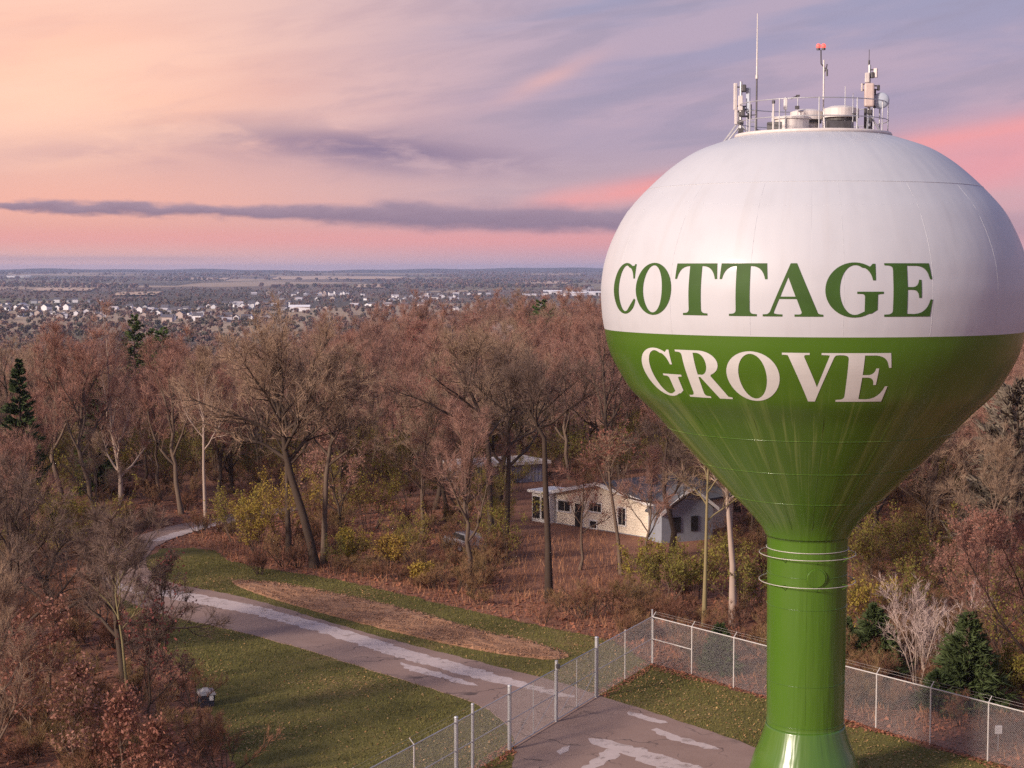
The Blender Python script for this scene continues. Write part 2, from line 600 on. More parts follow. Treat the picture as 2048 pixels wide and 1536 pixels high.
def make_terrain():
    rings = [0.0, 20, 45, 70, 95, 120] + [140 + 15 * i for i in range(30)]
    r = rings[-1]
    while r < 15500:
        r *= 1.07
        rings.append(min(r, 15800))
    azs = [-180 + 8 * i for i in range(18)] + [-36 + 1.5 * i for i in range(48)] + [36 + 8 * i for i in range(18)]
    vs, ts = [(0, 0, 0)], []
    n = len(azs)
    for r in rings[1:]:
        for a in azs:
            x, y = r * math.sin(R(a)), r * math.cos(R(a))
            vs.append((x, y, height(x, y)))
    for j in range(n):
        ts.append((0, 1 + (j + 1) % n, 1 + j))
    for i in range(len(rings) - 2):
        for j in range(n):
            a, b = 1 + i * n + j, 1 + i * n + (j + 1) % n
            c, d = a + n, b + n
            ts += [(a, b, d), (a, d, c)]
    o = link('terrain', np_mesh('terrain', vs, ts, M['land'], smooth=True))
    return tag(o, 'rolling land covered with brown leaf litter and dormant vegetation', None, None, 'structure')


make_terrain()


def ragged(pts, amp, step, seed=1):
    r = random.Random(seed)
    out = []
    n = len(pts)
    for i in range(n):
        a, b = Vector(pts[i][:2]), Vector(pts[(i + 1) % n][:2])
        m = max(1, int((b - a).length / step))
        for k in range(m):
            p = a.lerp(b, k / m)
            out.append(Vector((p.x + r.uniform(-amp, amp), p.y + r.uniform(-amp, amp))))
    return out


def smooth_closed(pts, it=2):                 # corner cutting
    for _ in range(it):
        q = []
        n = len(pts)
        for i in range(n):
            a, b = Vector(pts[i][:2]), Vector(pts[(i + 1) % n][:2])
            q += [a.lerp(b, .25), a.lerp(b, .75)]
        pts = q
    return pts


def sheet(name, px, z, m, amp=0.06, step=0.5, seed=1, soft=1, thick=0.0, parent=None, raw=None):
    pts = raw or [G(u, v) for u, v in px]
    if soft: pts = smooth_closed(pts, soft)
    pts = ragged(pts, amp, step, seed)
    tri = tessellate_polygon([[Vector((p.x, p.y, 0)) for p in pts]])
    vs = [(p.x, p.y, z) for p in pts]
    ts = []
    for t in tri:
        a, b, c = (pts[i] for i in t)
        ts.append(tuple(t) if (b - a).cross(c - a) > 0 else (t[0], t[2], t[1]))
    n = len(vs)
    if thick:
        vs += [(p.x, p.y, z - thick) for p in pts]
        for i in range(n):
            j = (i + 1) % n
            ts += [(i, n + i, j), (j, n + i, n + j)]
    return link(name, np_mesh(name, vs, ts, m), parent)


PX_ROAD = [(1650, 1550), (1510, 1495), (1372, 1448), (1290, 1422), (1215, 1398), (1130, 1368), (1000, 1336), (850, 1298), (700, 1258), (560, 1215),
           (450, 1187), (360, 1172), (315, 1158), (292, 1135), (292, 1112), (320, 1088), (372, 1068), (440, 1050), (520, 1036), (600, 1022),
           (600, 1012), (520, 1022), (430, 1034), (330, 1056), (250, 1080), (205, 1105), (190, 1135), (205, 1170), (260, 1208), (330, 1232),
           (450, 1258), (560, 1285), (700, 1328), (860, 1378), (940, 1402), (990, 1428), (1020, 1462), (1034, 1500), (1010, 1580), (1000, 1700), (1640, 1700), (1720, 1640)]
PX_LAWN = [(300, 1098), (420, 1095), (460, 1125), (560, 1142), (700, 1165), (850, 1200), (1000, 1236), (1130, 1262), (1240, 1285), (1300, 1332),
           (1376, 1352), (1518, 1395), (1764, 1470), (2048, 1545), (2200, 1590), (2200, 1760), (560, 1760), (470, 1536), (430, 1450), (395, 1370), (330, 1300), (260, 1240), (230, 1180)]
PX_MULCH = [(455, 1160), (560, 1168), (700, 1194), (850, 1229), (960, 1264), (1060, 1284), (1145, 1312), (1105, 1322), (1020, 1313), (900, 1291),
            (750, 1256), (600, 1216), (480, 1178)]
lawn = sheet('lawn', PX_LAWN, 0.02, M['grass'], 0.25, 0.6, 3, thick=0.02)
tag(lawn, 'short autumn lawn either side of the driveway and round the tower', None, None, 'structure')
road = sheet('driveway', PX_ROAD, 0.045, M['asphalt'], 0.07, 0.5, 4, thick=0.03)
tag(road, 'worn brownish asphalt driveway curving from the gate into the wood', None, None, 'structure')
patches = [
    [(318, 1178), (420, 1193), (560, 1224), (700, 1264), (850, 1311), (960, 1340), (1080, 1376), (1165, 1397), (1120, 1396), (1040, 1376), (960, 1362),
     (860, 1333), (780, 1313), (660, 1272), (540, 1238), (420, 1213), (320, 1196)],
    [(1172, 1478), (1222, 1482), (1300, 1504), (1390, 1532), (1500, 1580), (1430, 1580), (1320, 1540), (1240, 1508), (1180, 1490)],
    [(1225, 1494), (1250, 1506), (1205, 1530), (1150, 1560), (1130, 1560), (1180, 1526)],
    [(1302, 1458), (1330, 1464), (1380, 1480), (1440, 1500), (1425, 1502), (1360, 1486), (1310, 1468)],
    [(1110, 1504), (1148, 1492), (1140, 1502), (1118, 1514)],
    [(1250, 1424), (1290, 1432), (1340, 1448), (1310, 1448), (1265, 1434)],
    [(790, 1322), (840, 1338), (900, 1352), (880, 1358), (820, 1344)],
    [(870, 1346), (930, 1362), (960, 1376), (900, 1366)],
    [(300, 1082), (370, 1060), (440, 1044), (450, 1048), (390, 1064), (320, 1085)],
    [(200, 1150), (250, 1172), (300, 1190), (262, 1190), (212, 1166)],
]
for k, px in enumerate(patches):
    sheet('pale_patch', px, 0.0495 + 0.0001 * k, M['pale'], 0.13, 0.25, 20 + k, soft=1, parent=road)


def mulch_bed():
    pts = ragged(smooth_closed([G(u, v) for u, v in PX_MULCH], 1), 0.08, 0.5, 8)
    poly = [Vector((p.x, p.y, 0)) for p in pts]
    bm = bmesh.new()
    vs = [bm.verts.new((p.x, p.y, 0.03)) for p in poly]
    bm.faces.new(vs)
    for axis, lo, hi in ((0, -25, 10), (1, 80, 125)):
        k = lo
        while k < hi:
            no = (1, 0, 0) if axis == 0 else (0, 1, 0)
            co = (k, 0, 0) if axis == 0 else (0, k, 0)
            bmesh.ops.bisect_plane(bm, geom=bm.verts[:] + bm.edges[:] + bm.faces[:], plane_co=co, plane_no=no)
            k += 0.45
    bmesh.ops.triangulate(bm, faces=bm.faces[:])
    r = random.Random(2)
    for v in bm.verts:
        if not v.is_boundary: v.co.z += r.uniform(0.05, 0.16)
    bmesh.ops.recalc_face_normals(bm, faces=bm.faces[:])
    me = bpy.data.meshes.new('mulch_strip')
    bm.to_mesh(me)
    bm.free()
    me.materials.append(M['mulch'])
    o = link('mulch_strip', me)
    tag(o, 'long strip of orange brown mulch between the grass verges', None, None, 'structure')


mulch_bed()


def in_poly(x, y, poly):
    c = False
    j = len(poly) - 1
    for i in range(len(poly)):
        a, b = poly[i], poly[j]
        if (a[1] > y) != (b[1] > y) and x < (b[0] - a[0]) * (y - a[1]) / (b[1] - a[1]) + a[0]:
            c = not c
        j = i
    return c


LAWN = [tuple(G(u, v)[:2]) for u, v in PX_LAWN]
ROAD = [tuple(G(u, v)[:2]) for u, v in PX_ROAD]
MULCH = [tuple(G(u, v)[:2]) for u, v in PX_MULCH]

# ------------------------------------------------------------------ water tower
A0 = R(10.40)
DT = 62.0
TC = Vector((DT * math.sin(A0), DT * math.cos(A0), 0))
TR = Vector((math.cos(A0), -math.sin(A0), 0))        # to the right of the tower seen from the camera
TF = Vector((-math.sin(A0), -math.cos(A0), 0))       # towards the camera
PROFILE = [(0.0, 25.16), (1.2, 25.13), (2.2, 25.00), (2.75, 24.88), (3.224, 24.74), (4.188, 24.391), (4.987, 23.90), (5.665, 23.33), (6.291, 22.706), (6.806, 22.103),
           (7.149, 21.503), (7.432, 20.870), (7.632, 20.244), (7.726, 19.661), (7.760, 19.200), (7.739, 18.682), (7.692, 18.161), (7.622, 17.756),
           (7.531, 17.236), (7.325, 16.657), (6.95, 15.973), (6.557, 15.40), (5.832, 14.70), (5.055, 13.86), (3.963, 12.72), (2.864, 11.58),
           (2.135, 10.858), (1.774, 10.45), (1.507, 10.00), (1.43, 9.529), (1.40, 6.0), (1.375, 2.85), (1.40, 2.70), (1.53, 2.271), (1.68, 1.838), (1.85, 1.432),
           (2.02, 0.859), (2.25, 0.3), (2.34, 0.0)]


PROFILE = [(r + .085 if r > 1.3 else r, z) for r, z in PROFILE]


def cat(p0, p1, p2, p3, t):
    return tuple(0.5 * ((2 * b) + (c - a) * t + (2 * a - 5 * b + 4 * c - d) * t * t + (3 * b - a - 3 * c + d) * t ** 3) for a, b, c, d in zip(p0, p1, p2, p3))


FINE = []
for i in range(len(PROFILE) - 1):
    q = [PROFILE[max(0, i - 1)], PROFILE[i], PROFILE[i + 1], PROFILE[min(len(PROFILE) - 1, i + 2)]]
    for k in range(4):
        FINE.append(cat(*q, k / 4))
FINE.append(PROFILE[-1])
ZS = np.array([p[1] for p in FINE])[::-1]
RS = np.array([p[0] for p in FINE])[::-1]


def rad(z):
    return float(np.interp(z, ZS, RS))


def tower_mat(name, col, rough, streak):
    """glossy tank paint with faint grime; runs down the white, plate sheen painted as pale streaks on the green"""
    m, nt, b = new_mat(name)
    tc = objvec(nt)
    sp = nt.nodes.new('ShaderNodeSeparateXYZ')
    nt.links.new(tc, sp.inputs[0])
    x, y, z = (Ex(nt, sp.outputs[i]) for i in range(3))
    ang = x.op('ARCTAN2', y)
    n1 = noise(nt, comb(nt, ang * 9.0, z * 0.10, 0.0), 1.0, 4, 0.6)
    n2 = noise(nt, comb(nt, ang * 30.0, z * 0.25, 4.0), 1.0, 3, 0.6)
    n3 = noise(nt, tc, 0.9, 4)
    c = mixc(nt, n3.sm(0.45, 0.8) * 0.18, (*col, 1), (col[0] * 0.72, col[1] * 0.72, col[2] * 0.70, 1))
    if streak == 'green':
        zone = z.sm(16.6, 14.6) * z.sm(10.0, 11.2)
        fade = noise(nt, comb(nt, ang * 1.1, z * .22, 7.0), 1.0, 4, .6).sm(.4, .75)
        c = mixc(nt, fade * .35, c, (0.085, 0.150, 0.030, 1))
        rust = noise(nt, comb(nt, ang * 60.0, z * .5, 1.0), 1.0, 3, .6).sm(.70, .80) * noise(nt, tc, .45, 2).sm(.5, .7)
        c = mixc(nt, rust * .35, c, (0.10, 0.055, 0.025, 1))
        c = mixc(nt, n1.sm(0.50, 0.68) * zone * 0.28 + n2.sm(0.54, 0.70) * zone * 0.34, c, (0.34, 0.40, 0.14, 1))  # sheen along the plate seams, painted into the green as pale streaks
    else:
        zone = z.sm(24.5, 22.5)
        c = mixc(nt, n1.sm(0.50, 0.74) * zone * 0.22 + n2.sm(0.58, 0.8) * zone * 0.14, c, (0.44, 0.41, 0.40, 1))
    setc(nt, b, c)
    b.inputs['Roughness'].default_value = rough
    b.inputs['Coat Weight'].default_value = 0.35 if streak == 'green' else 0.08
    b.inputs['Coat Roughness'].default_value = 0.12
    bump(nt, b, noise(nt, comb(nt, ang * 5.0, z * 0.35, 2.0), 1.0, 2), 0.06, 0.6)
    return m


M['tank_white'] = tower_mat('white_tank_paint', (0.52, 0.525, 0.56), 0.5, 'white')
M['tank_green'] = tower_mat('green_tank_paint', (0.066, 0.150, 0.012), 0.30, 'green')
M['letter_green'] = simple('letter_green_paint', (0.040, 0.092, 0.016), 0.6, 0, 0.12, 1.2, 0.25)
M['letter_white'] = simple('letter_white_paint', (0.60, 0.59, 0.58), 0.6, 0, 0.06, 1.2, 0.25)

tower = thing('water_tower', TC, 'white over green water tower with big lettering, tall above the fenced compound', 'water tower')
tower.rotation_euler = (0, 0, -A0)            # local -Y looks to the camera


def lathe(name, z1, z0, m, seg=160, cap_top=False):
    rows = [(r, z) for r, z in FINE if z0 < z < z1]
    rows = [(rad(z1), z1)] + rows + [(rad(z0), z0)]
    vs, ts = [], []
    for r, z in rows:
        for j in range(seg):
            a = 2 * math.pi * j / seg
            vs.append((r * math.cos(a), r * math.sin(a), z))
    for i in range(len(rows) - 1):
        for j in range(seg):
            a, b = i * seg + j, i * seg + (j + 1) % seg
            ts += [(a, a + seg, b + seg), (a, b + seg, b)]
    return link(name, np_mesh(name, vs, ts, m, smooth=True), tower)


ZB = 17.76
lathe('tank_upper', 25.159, ZB, M['tank_white'])
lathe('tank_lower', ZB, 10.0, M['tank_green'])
lathe('column', 10.0, 2.85, M['tank_green'], 96)
lathe('base_bell', 2.85, 0.0, M['tank_green'], 96)
for z, m in ((22.95, 'tank_white'), (14.05, 'tank_green'), (12.75, 'tank_green'), (11.5, 'tank_green'), (8.55, 'tank_green'), (7.35, 'tank_green'), (4.45, 'tank_green'), (2.86, 'tank_green')):
    MB().ring((0, 0, z), rad(z) + 0.003, 0.014, 160, 4).build('weld_seam', M[m], tower, True)


def vseam(z1, z0, ang, m):
    zz = np.linspace(z1, z0, 14)
    b = MB()
    b.path([((rad(z) + 0.002) * math.sin(ang), -(rad(z) + 0.002) * math.cos(ang), z) for z in zz], 0.005, 4)
    b.build('weld_seam', M[m], tower)


for k in range(16):
    vseam(22.9, 17.8, 2 * math.pi * (k + 0.35) / 16, 'tank_white')
    vseam(16.9, 10.4, 2 * math.pi * (k + 0.2) / 16, 'tank_green')
vseam(9.0, 3.0, 0.0, 'tank_green')


# --- lettering: outlines of a bold slab/serif roman drawn in a unit box
def arc(cx, cy, rx, ry, a0, a1, n=18):
    return [(cx + rx * math.cos(R(a0 + (a1 - a0) * i / n)), cy + ry * math.sin(R(a0 + (a1 - a0) * i / n))) for i in range(n + 1)]


def quad(a, c, b, n=6):
    return [((1 - t) ** 2 * a[0] + 2 * t * (1 - t) * c[0] + t * t * b[0], (1 - t) ** 2 * a[1] + 2 * t * (1 - t) * c[1] + t * t * b[1]) for t in (i / n for i in range(n + 1))]


GL = {}
GL['E'] = [[(0, 1), (.94, 1), (.99, .70), (.945, .70)] + quad((.93, .74), (.88, .94), (.66, .952)) + [(.46, .952), (.46, .555), (.56, .555)] +
           quad((.58, .555), (.69, .57), (.70, .69)) + [(.755, .69), (.755, .35), (.70, .35)] + quad((.70, .37), (.69, .49), (.58, .503)) +
           [(.46, .503), (.46, .055), (.58, .05)] + quad((.62, .05), (.88, .06), (.95, .32)) + [(1.0, .32), (.955, 0), (0, 0), (0, .04)] +
           quad((.04, .042), (.17, .04), (.17, .12)) + quad((.17, .88), (.17, .96), (.04, .958)) + [(0, .96)]]
GL['T'] = [[(.02, 1), (.98, 1), (1.0, .70), (.95, .70)] + quad((.94, .74), (.88, .945), (.66, .948)) + [(.645, .948)] + quad((.645, .12), (.645, .04), (.76, .042)) +
           [(.79, .04), (.79, 0), (.21, 0), (.21, .04)] + quad((.24, .042), (.355, .04), (.355, .12)) + [(.355, .948)] + quad((.34, .948), (.12, .945), (.06, .74)) + [(.05, .70), (0, .70)]]
GL['A'] = [[(.455, 1), (.56, 1), (.90, .10)] + quad((.91, .07), (.93, .04), (1.0, .04)) + [(1.0, 0), (.53, 0), (.53, .04)] + quad((.60, .04), (.66, .045), (.645, .09)) +
           [(.565, .33), (.275, .33), (.20, .12)] + quad((.185, .07), (.19, .042), (.33, .04)) + [(.33, 0), (0, 0), (0, .04)] + quad((.06, .042), (.10, .05), (.125, .10)),
           [(.42, .74), (.545, .375), (.295, .375)]]
GL['V'] = [[(0, 1), (.47, 1), (.47, .96)] + quad((.41, .96), (.37, .955), (.38, .91)) + [(.61, .30), (.79, .88)] + quad((.81, .95), (.79, .958), (.67, .96)) +
           [(.67, 1), (1, 1), (1, .96)] + quad((.93, .955), (.90, .95), (.88, .90)) + [(.58, 0), (.45, 0), (.12, .90)] + quad((.10, .95), (.08, .958), (0, .96))]
GL['O'] = [arc(.5, .5, .5, .515, 90, 450, 44)[:-1], arc(.5, .5, .265, .465, 90, 450, 44)[:-1]]
_o = arc(.54, .5, .54, .515, 62, 306, 34)
_i = arc(.56, .5, .285, .462, 300, 66, 30)
GL['C'] = [[(.90, .70), (.955, .70), (.955, .99), (.90, .99)] + [(.875, .955)] + _o + quad((.885, .10), (.97, .17), (1.0, .28)) + [(.955, .30)] + _i + quad((.70, .93), (.86, .88), (.90, .70))[1:-1]]
_o = arc(.50, .5, .50, .515, 58, 300, 34)
_i = arc(.51, .5, .265, .464, 290, 64, 30)
GL['G'] = [[(.815, .68), (.865, .68), (.865, .99), (.815, .99)] + [(.785, .955)] + _o + [(.80, .06), (.90, .13), (.90, .37)] + quad((.90, .41), (.91, .425), (1.0, .43)) +
           [(1.0, .47), (.54, .47), (.54, .43)] + quad((.62, .428), (.675, .42), (.675, .37)) + [(.675, .10)] + _i[1:] + quad((.63, .93), (.78, .88), (.815, .68))[1:-1]]
GL['R'] = [[(0, 1), (.50, 1)] + arc(.50, .735, .36, .265, 84, -62, 16) + quad((.66, .47), (.88, .12), (.90, .08)) + quad((.92, .05), (.94, .04), (1.0, .038)) +
           [(1.0, 0), (.72, 0), (.43, .445), (.39, .445)] + quad((.39, .12), (.39, .042), (.46, .04)) + [(.52, .038), (.52, 0), (0, 0), (0, .04)] +
           quad((.05, .042), (.14, .04), (.14, .12)) + quad((.14, .88), (.14, .958), (.05, .958)) + [(0, .96)],
           [(.39, .95), (.47, .95)] + arc(.46, .72, .165, .23, 84, -84, 14) + [(.46, .495), (.39, .495)]]


def letter(ch, a0, a1, z0, z1, m):
    k_, c_ = (.984, -62.8) if z0 > 18 else (.968, -15.0)
    a0, a1 = c_ + (a0 - c_) * k_, c_ + (a1 - c_) * k_
    loops = [[Vector((x, y, 0)) for x, y in lp] for lp in GL[ch]]
    tri = tessellate_polygon(loops)
    flat = [p for lp in loops for p in lp]
    bm = bmesh.new()
    vs = [bm.verts.new(p) for p in flat]
    for t in tri:
        if len(set(t)) == 3:
            try: bm.faces.new([vs[i] for i in t])
            except ValueError: pass
    for k in range(1, 16):
        for co, no in (((k / 16, 0, 0), (1, 0, 0)), ((0, k / 16, 0), (0, 1, 0))):
            bmesh.ops.bisect_plane(bm, geom=bm.verts[:] + bm.edges[:] + bm.faces[:], plane_co=co, plane_no=no)
    bmesh.ops.triangulate(bm, faces=[f for f in bm.faces if len(f.verts) > 4])
    for v in bm.verts:
        a = R(a0 + (a1 - a0) * v.co.x)
        z = z0 + (z1 - z0) * v.co.y
        r = rad(z) + 0.012
        v.co = Vector((r * math.sin(a), -r * math.cos(a), z))
    for f in bm.faces:
        f.smooth = False
        f.normal_update()
        c = f.calc_center_median()
        if f.normal.x * c.x + f.normal.y * c.y < 0: f.normal_flip()
    me = bpy.data.meshes.new('letter')
    bm.to_mesh(me)
    bm.free()
    me.materials.append(m)
    o = link('letter', me, tower)
    o['label'] = f"painted {'green' if m == M['letter_green'] else 'white'} letter {ch}"


for ch, a0, a1 in (('C', -62.8, -50.4), ('O', -50.1, -36.3), ('T', -35.2, -22.6), ('T', -21.9, -9.5), ('A', -10.6, 4.1), ('G', 4.5, 18.7), ('E', 19.0, 31.8)):
    letter(ch, a0, a1, 18.44, 20.19, M['letter_green'])
for ch, a0, a1 in (('G', -53.6, -37.7), ('R', -39.0, -22.0), ('O', -22.4, -7.5), ('V', -6.6, 8.4), ('E', 8.0, 22.2)):
    if ch == 'R': a0, a1 = -37.6, -22.4
    letter(ch, a0, a1, 15.57, 17.24, M['letter_white'])

# --- ring handrails and porthole round the column
for z, q in ((9.50, 1.54), (8.25, 1.80), (9.28, 1.80)):
    MB().ring((0, 0, z), q, 0.014, 64, 5).build('ring_rail', M['galv_pale'], tower, True)
MB().ring((0, 0, 9.15), 1.44, 0.02, 64, 5).build('weld_seam', M['tank_green'], tower, True)
for k in range(8):
    a = 2 * math.pi * (k + 0.3) / 8
    c_, s_ = math.cos(a), math.sin(a)
    for z, q in ((9.28, 1.80), (8.25, 1.80)):
        MB().path([(1.41 * c_, 1.41 * s_, z - 0.26), (q * c_, q * s_, z), (1.41 * c_, 1.41 * s_, z)], 0.012, 5).build('rail_bracket', M['tank_green'], tower)
b = MB()
pa = R(13)
pc = Vector((math.sin(pa), -math.cos(pa), 0))
b.tube(pc * 1.30 + Vector((0, 0, 8.57)), pc * 1.50 + Vector((0, 0, 8.57)), 0.40, n=32)
b.tube(pc * 1.48 + Vector((0, 0, 8.57)), pc * 1.54 + Vector((0, 0, 8.57)), 0.36, 0.33, n=32)
b.build('porthole', M['tank_green'], tower)

# --- roof gear
zt = 25.0
b = MB()
b.ring((0, 0, 24.93), 2.82, 0.075, 72, 6)
b.build('kerb_ring', M['panel_white'], tower, True)
for z in (25.45, 26.08):
    MB().ring((0, 0, z), 2.74, 0.02, 72, 5).build('roof_rail', M['galv'], tower, True)
rp_me = MB().tube((0, 0, 24.85), (0, 0, 26.10), 0.024, n=6).mesh('roof_rail_post', M['galv'])
for k in range(12):
    a = 2 * math.pi * (k + 0.15) / 12
    link('roof_rail_post', rp_me, tower).location = (2.74 * math.cos(a), 2.74 * math.sin(a), 0)


def vent(x, y, r, h):
    b = MB()
    b.tube((x, y, zt), (x, y, zt + h * 0.55), r * 0.72, n=28)
    o = b.build('vent_neck', M['panel_white'], tower, True)
    b = MB()
    b.tube((x, y, zt + h * 0.42), (x, y, zt + h * 0.5), r * 0.86, n=28)
    b.build('vent_screen', M['dark_metal'], o)
    b = MB()
    b.tube((x, y, zt + h * 0.55), (x, y, zt + h * 0.9), r, r * 0.98, n=32)
    b.tube((x, y, zt + h * 0.9), (x, y, zt + h), r * 0.98, r * 0.6, n=32)
    b.build('vent_cap', M['panel_white'], o)


vent(1.0, -0.9, 0.66, 0.92)
vent(-0.22, -0.5, 0.62, 0.86)
b = MB()
b.tube((-0.75, -1.2, zt), (-0.75, -1.2, zt + 0.45), 0.62, n=28)
b.tube((-0.75, -1.2, zt + 0.45), (-0.75, -1.2, zt + 0.52), 0.68, n=28)
b.build('roof_hatch', M['panel_white'], tower)
MB().box((0.9, -1.45, zt + 0.20), (0.9, 0.35, 0.30), 0.1, 0.03).build('equipment_box', M['dark_metal'], tower)
MB().box((-1.25, -1.5, zt + 0.20), (0.75, 0.35, 0.28), -0.2, 0.03).build('equipment_box', M['dark_metal'], tower)


def tl(right, front, z):                       # tower-relative point in the world
    return TC + TR * right + TF * front + Vector((0, 0, z))


def mast(name, right, front, z0, h, label, panels, brace):
    t = thing(name, tl(right, front, z0), label, 'antenna mast', 'antenna masts on the tower roof', -A0)
    MB().tube((0, 0, -0.1), (0, 0, h), 0.055, n=10).build('pole', M['galv'], t)
    for (x, y, z, w, d, hh, m, tilt) in panels:
        b = MB()
        b.box((x, y, z), (w, d, hh), tilt, min(w, d) * 0.25)
        o = b.build('antenna_panel', M[m], t)
        for q in (-0.35, 0.35):
            MB().tube((0, 0, z + q * hh), (x, y, z + q * hh), 0.026, n=5).build('clamp', M['dark_metal'], o)
    for (x0, z1, x1, z2, y1) in brace:
        MB().tube((x0, 0, z1), (x1, y1, z2), 0.035, n=6).build('brace', M['galv'], t)
    for z in (0.25, 0.55, 0.85):
        MB().box((0.02, -0.05, z), (0.18, 0.18, 0.16), 0, 0.02).build('junction_box', M['dark_metal'], t)
    return t


tm = mast('antenna_mast', -2.65, 0.35, 24.9, 2.05, 'left antenna cluster of narrow pale panels on the tower roof rail',
          [(-0.20, -0.06, 1.5, 0.13, 0.10, 1.0, 'panel_white', 0.3), (0.0, -0.18, 1.25, 0.17, 0.10, 0.55, 'panel_white', 0), (-0.17, -0.05, 0.75, 0.11, 0.09, 0.55, 'panel_white', 0.2),
           (0.27, 0.0, 1.35, 0.15, 0.11, 0.95, 'dish', -0.3), (0.12, -0.14, 1.80, 0.16, 0.14, 0.26, 'dark_metal', 0), (0.08, -0.12, 0.95, 0.16, 0.14, 0.36, 'dark_metal', 0), (0.33, 0.05, 0.95, 0.14, 0.12, 0.55, 'dark_metal', 0.2)],
          [(-0.1, 0.55, -0.72, -0.30, 0.0), (-0.05, 0.40, -0.62, -0.30, 0.05), (0.0, 0.5, 0.40, 0.0, 0)])
b = MB()
b.path([(0.55, -0.1, 0.55), (0.55, -0.1, 0.98), (0.1, -0.1, 0.95)], 0.02, 5)
b.path([(0.3, -0.1, 0.55), (0.3, -0.1, 0.05), (0.55, -0.1, 0.05), (0.55, -0.1, 0.55), (0.3, -0.1, 0.55)], 0.025, 5)
b.build('side_frame', M['galv'], tm)
tm = mast('antenna_mast', 2.0, 0.9, 24.85, 2.55, 'tall right antenna cluster with a beige barrel panel over the tower roof',
          [(0.0, -0.12, 1.45, 0.36, 0.28, 0.86, 'panel_pink', 0), (-0.08, -0.12, 2.08, 0.17, 0.12, 0.36, 'panel_white', 0), (0.22, -0.05, 2.25, 0.14, 0.10, 0.34, 'panel_white', -0.4),
           (-0.26, 0, 1.75, 0.07, 0.07, 0.3, 'panel_white', 0.2), (0.33, 0, 1.72, 0.10, 0.14, 0.2, 'dark_metal', 0), (0.2, 0.1, 1.35, 0.10, 0.1, 0.7, 'dark_metal', 0),
           (0.11, -0.08, 2.17, 0.12, 0.12, 0.22, 'dark_metal', 0)],
          [(0.05, 0.75, 0.70, -0.32, 0.05), (0.0, 0.8, -0.1, -0.1, -0.5)])
MB().tube((-0.02, 0, 2.5), (-0.02, 0, 3.1), 0.012, n=5).tube((-0.02, 0, 2.55), (-0.02, 0, 2.72), 0.04, n=6).build('thin_whip', M['dark_metal'], tm)
MB().tube((-0.12, 0.1, 0.0), (-0.12, 0.1, 1.0), 0.05, n=8).tube((0.1, 0.1, 0.0), (0.1, 0.1, 0.95), 0.035, n=8).build('cable_bundle', M['dark_metal'], tm)
t = thing('microwave_dish', tl(2.42, 0.75, 26.12), 'round blue-grey microwave dish beside the tall right antenna cluster', 'dish antenna', None, -A0)
bm = MB()
dv = Vector((0.25, -1, 0)).normalized()
bm.tube(dv * -0.10, dv * 0.10, 0.29, 0.29, n=28)
bm.sphere(dv * 0.10, 0.285, 20, (1, 0.35, 1))
bm.build('radome', M['dish'], t, True)
bm = MB()
bm.tube(dv * -0.10, dv * -0.22, 0.16, 0.08, n=16)
bm.tube(dv * -0.2, (-0.5, 0.05, -0.05), 0.03, n=6)
bm.tube((-0.02, 0.1, -0.1), (-0.02, 0.1, -1.3), 0.03, n=6)
bm.build('mount', M['galv'], t)
t = thing('whip_antenna', tl(-2.06, 0.6, 24.8), 'very tall thin whip antenna beside the left cluster on the tower roof', 'antenna')
MB().tube((0, 0, -0.1), (0, 0, 2.3), 0.035, 0.03, n=8).build('lower_mast', M['dark_metal'], t)
MB().tube((0, 0, 2.3), (0, 0, 4.6), 0.035, 0.016, n=8).tube((0, 0, 2.22), (0, 0, 2.36), 0.055, n=8).build('whip', M['galv_pale'], t)
MB().path([(0, 0, 0.35), (0.8, 0.2, 0.15)], 0.03, 5).path([(-0.55, 0, 0.85), (0, 0, 0.9)], 0.02, 5).build('strut', M['dark_metal'], t)
t = thing('beacon_mast', tl(0.36, 2.55, 24.66), 'slim mast carrying twin red aircraft warning lamps above the tower roof', 'warning light', None, -A0)
MB().tube((0, 0, -0.15), (0, 0, 2.75), 0.028, n=8).build('pole', M['galv_pale'], t)
MB().path([(0, 0, 2.3), (0.08, 0, 2.42), (-0.1, 0, 2.62), (-0.11, 0, 3.1)], 0.022, 6).path([(0.08, 0, 2.42), (0.11, 0, 2.6)], 0.022, 6).tube((0.11, 0, 2.18), (0.11, 0, 2.42), 0.035, n=8).build('lamp_arm', M['dark_metal'], t)
for s in (-1, 1):
    o = MB().tube((-0.11 + 0.09 * s, 0, 3.1), (-0.11 + 0.09 * s, 0, 3.17), 0.07, n=10).build('lamp_base', M['dark_metal'], t)
    MB().sphere((-0.11 + 0.09 * s, 0, 3.23), 0.10, 14, (0.85, 0.85, 1.0)).build('red_lamp', M['red_lamp'], o, True)
MB().path([(0, 0, 1.2), (0.06, -0.2, 0.0), (0.25, -0.35, -0.25)], 0.02, 5).build('brace', M['galv_pale'], t)
t = thing('yagi_antenna', tl(-0.55, 1.2, 25.85), 'small sideways antenna on a short post between the two tower roof masts', 'antenna', None, -A0)
MB().tube((0, 0, -0.95), (0, 0, 0.48), 0.02, n=6).build('post', M['galv'], t)
MB().path([(-0.26, 0, 0.36), (0.05, 0, 0.46)], 0.03, 6).box((0.0, 0, 0.46), (0.14, 0.08, 0.06)).box((-0.02, 0, 0.03), (0.16, 0.12, 0.12)).build('boom', M['dark_metal'], t)
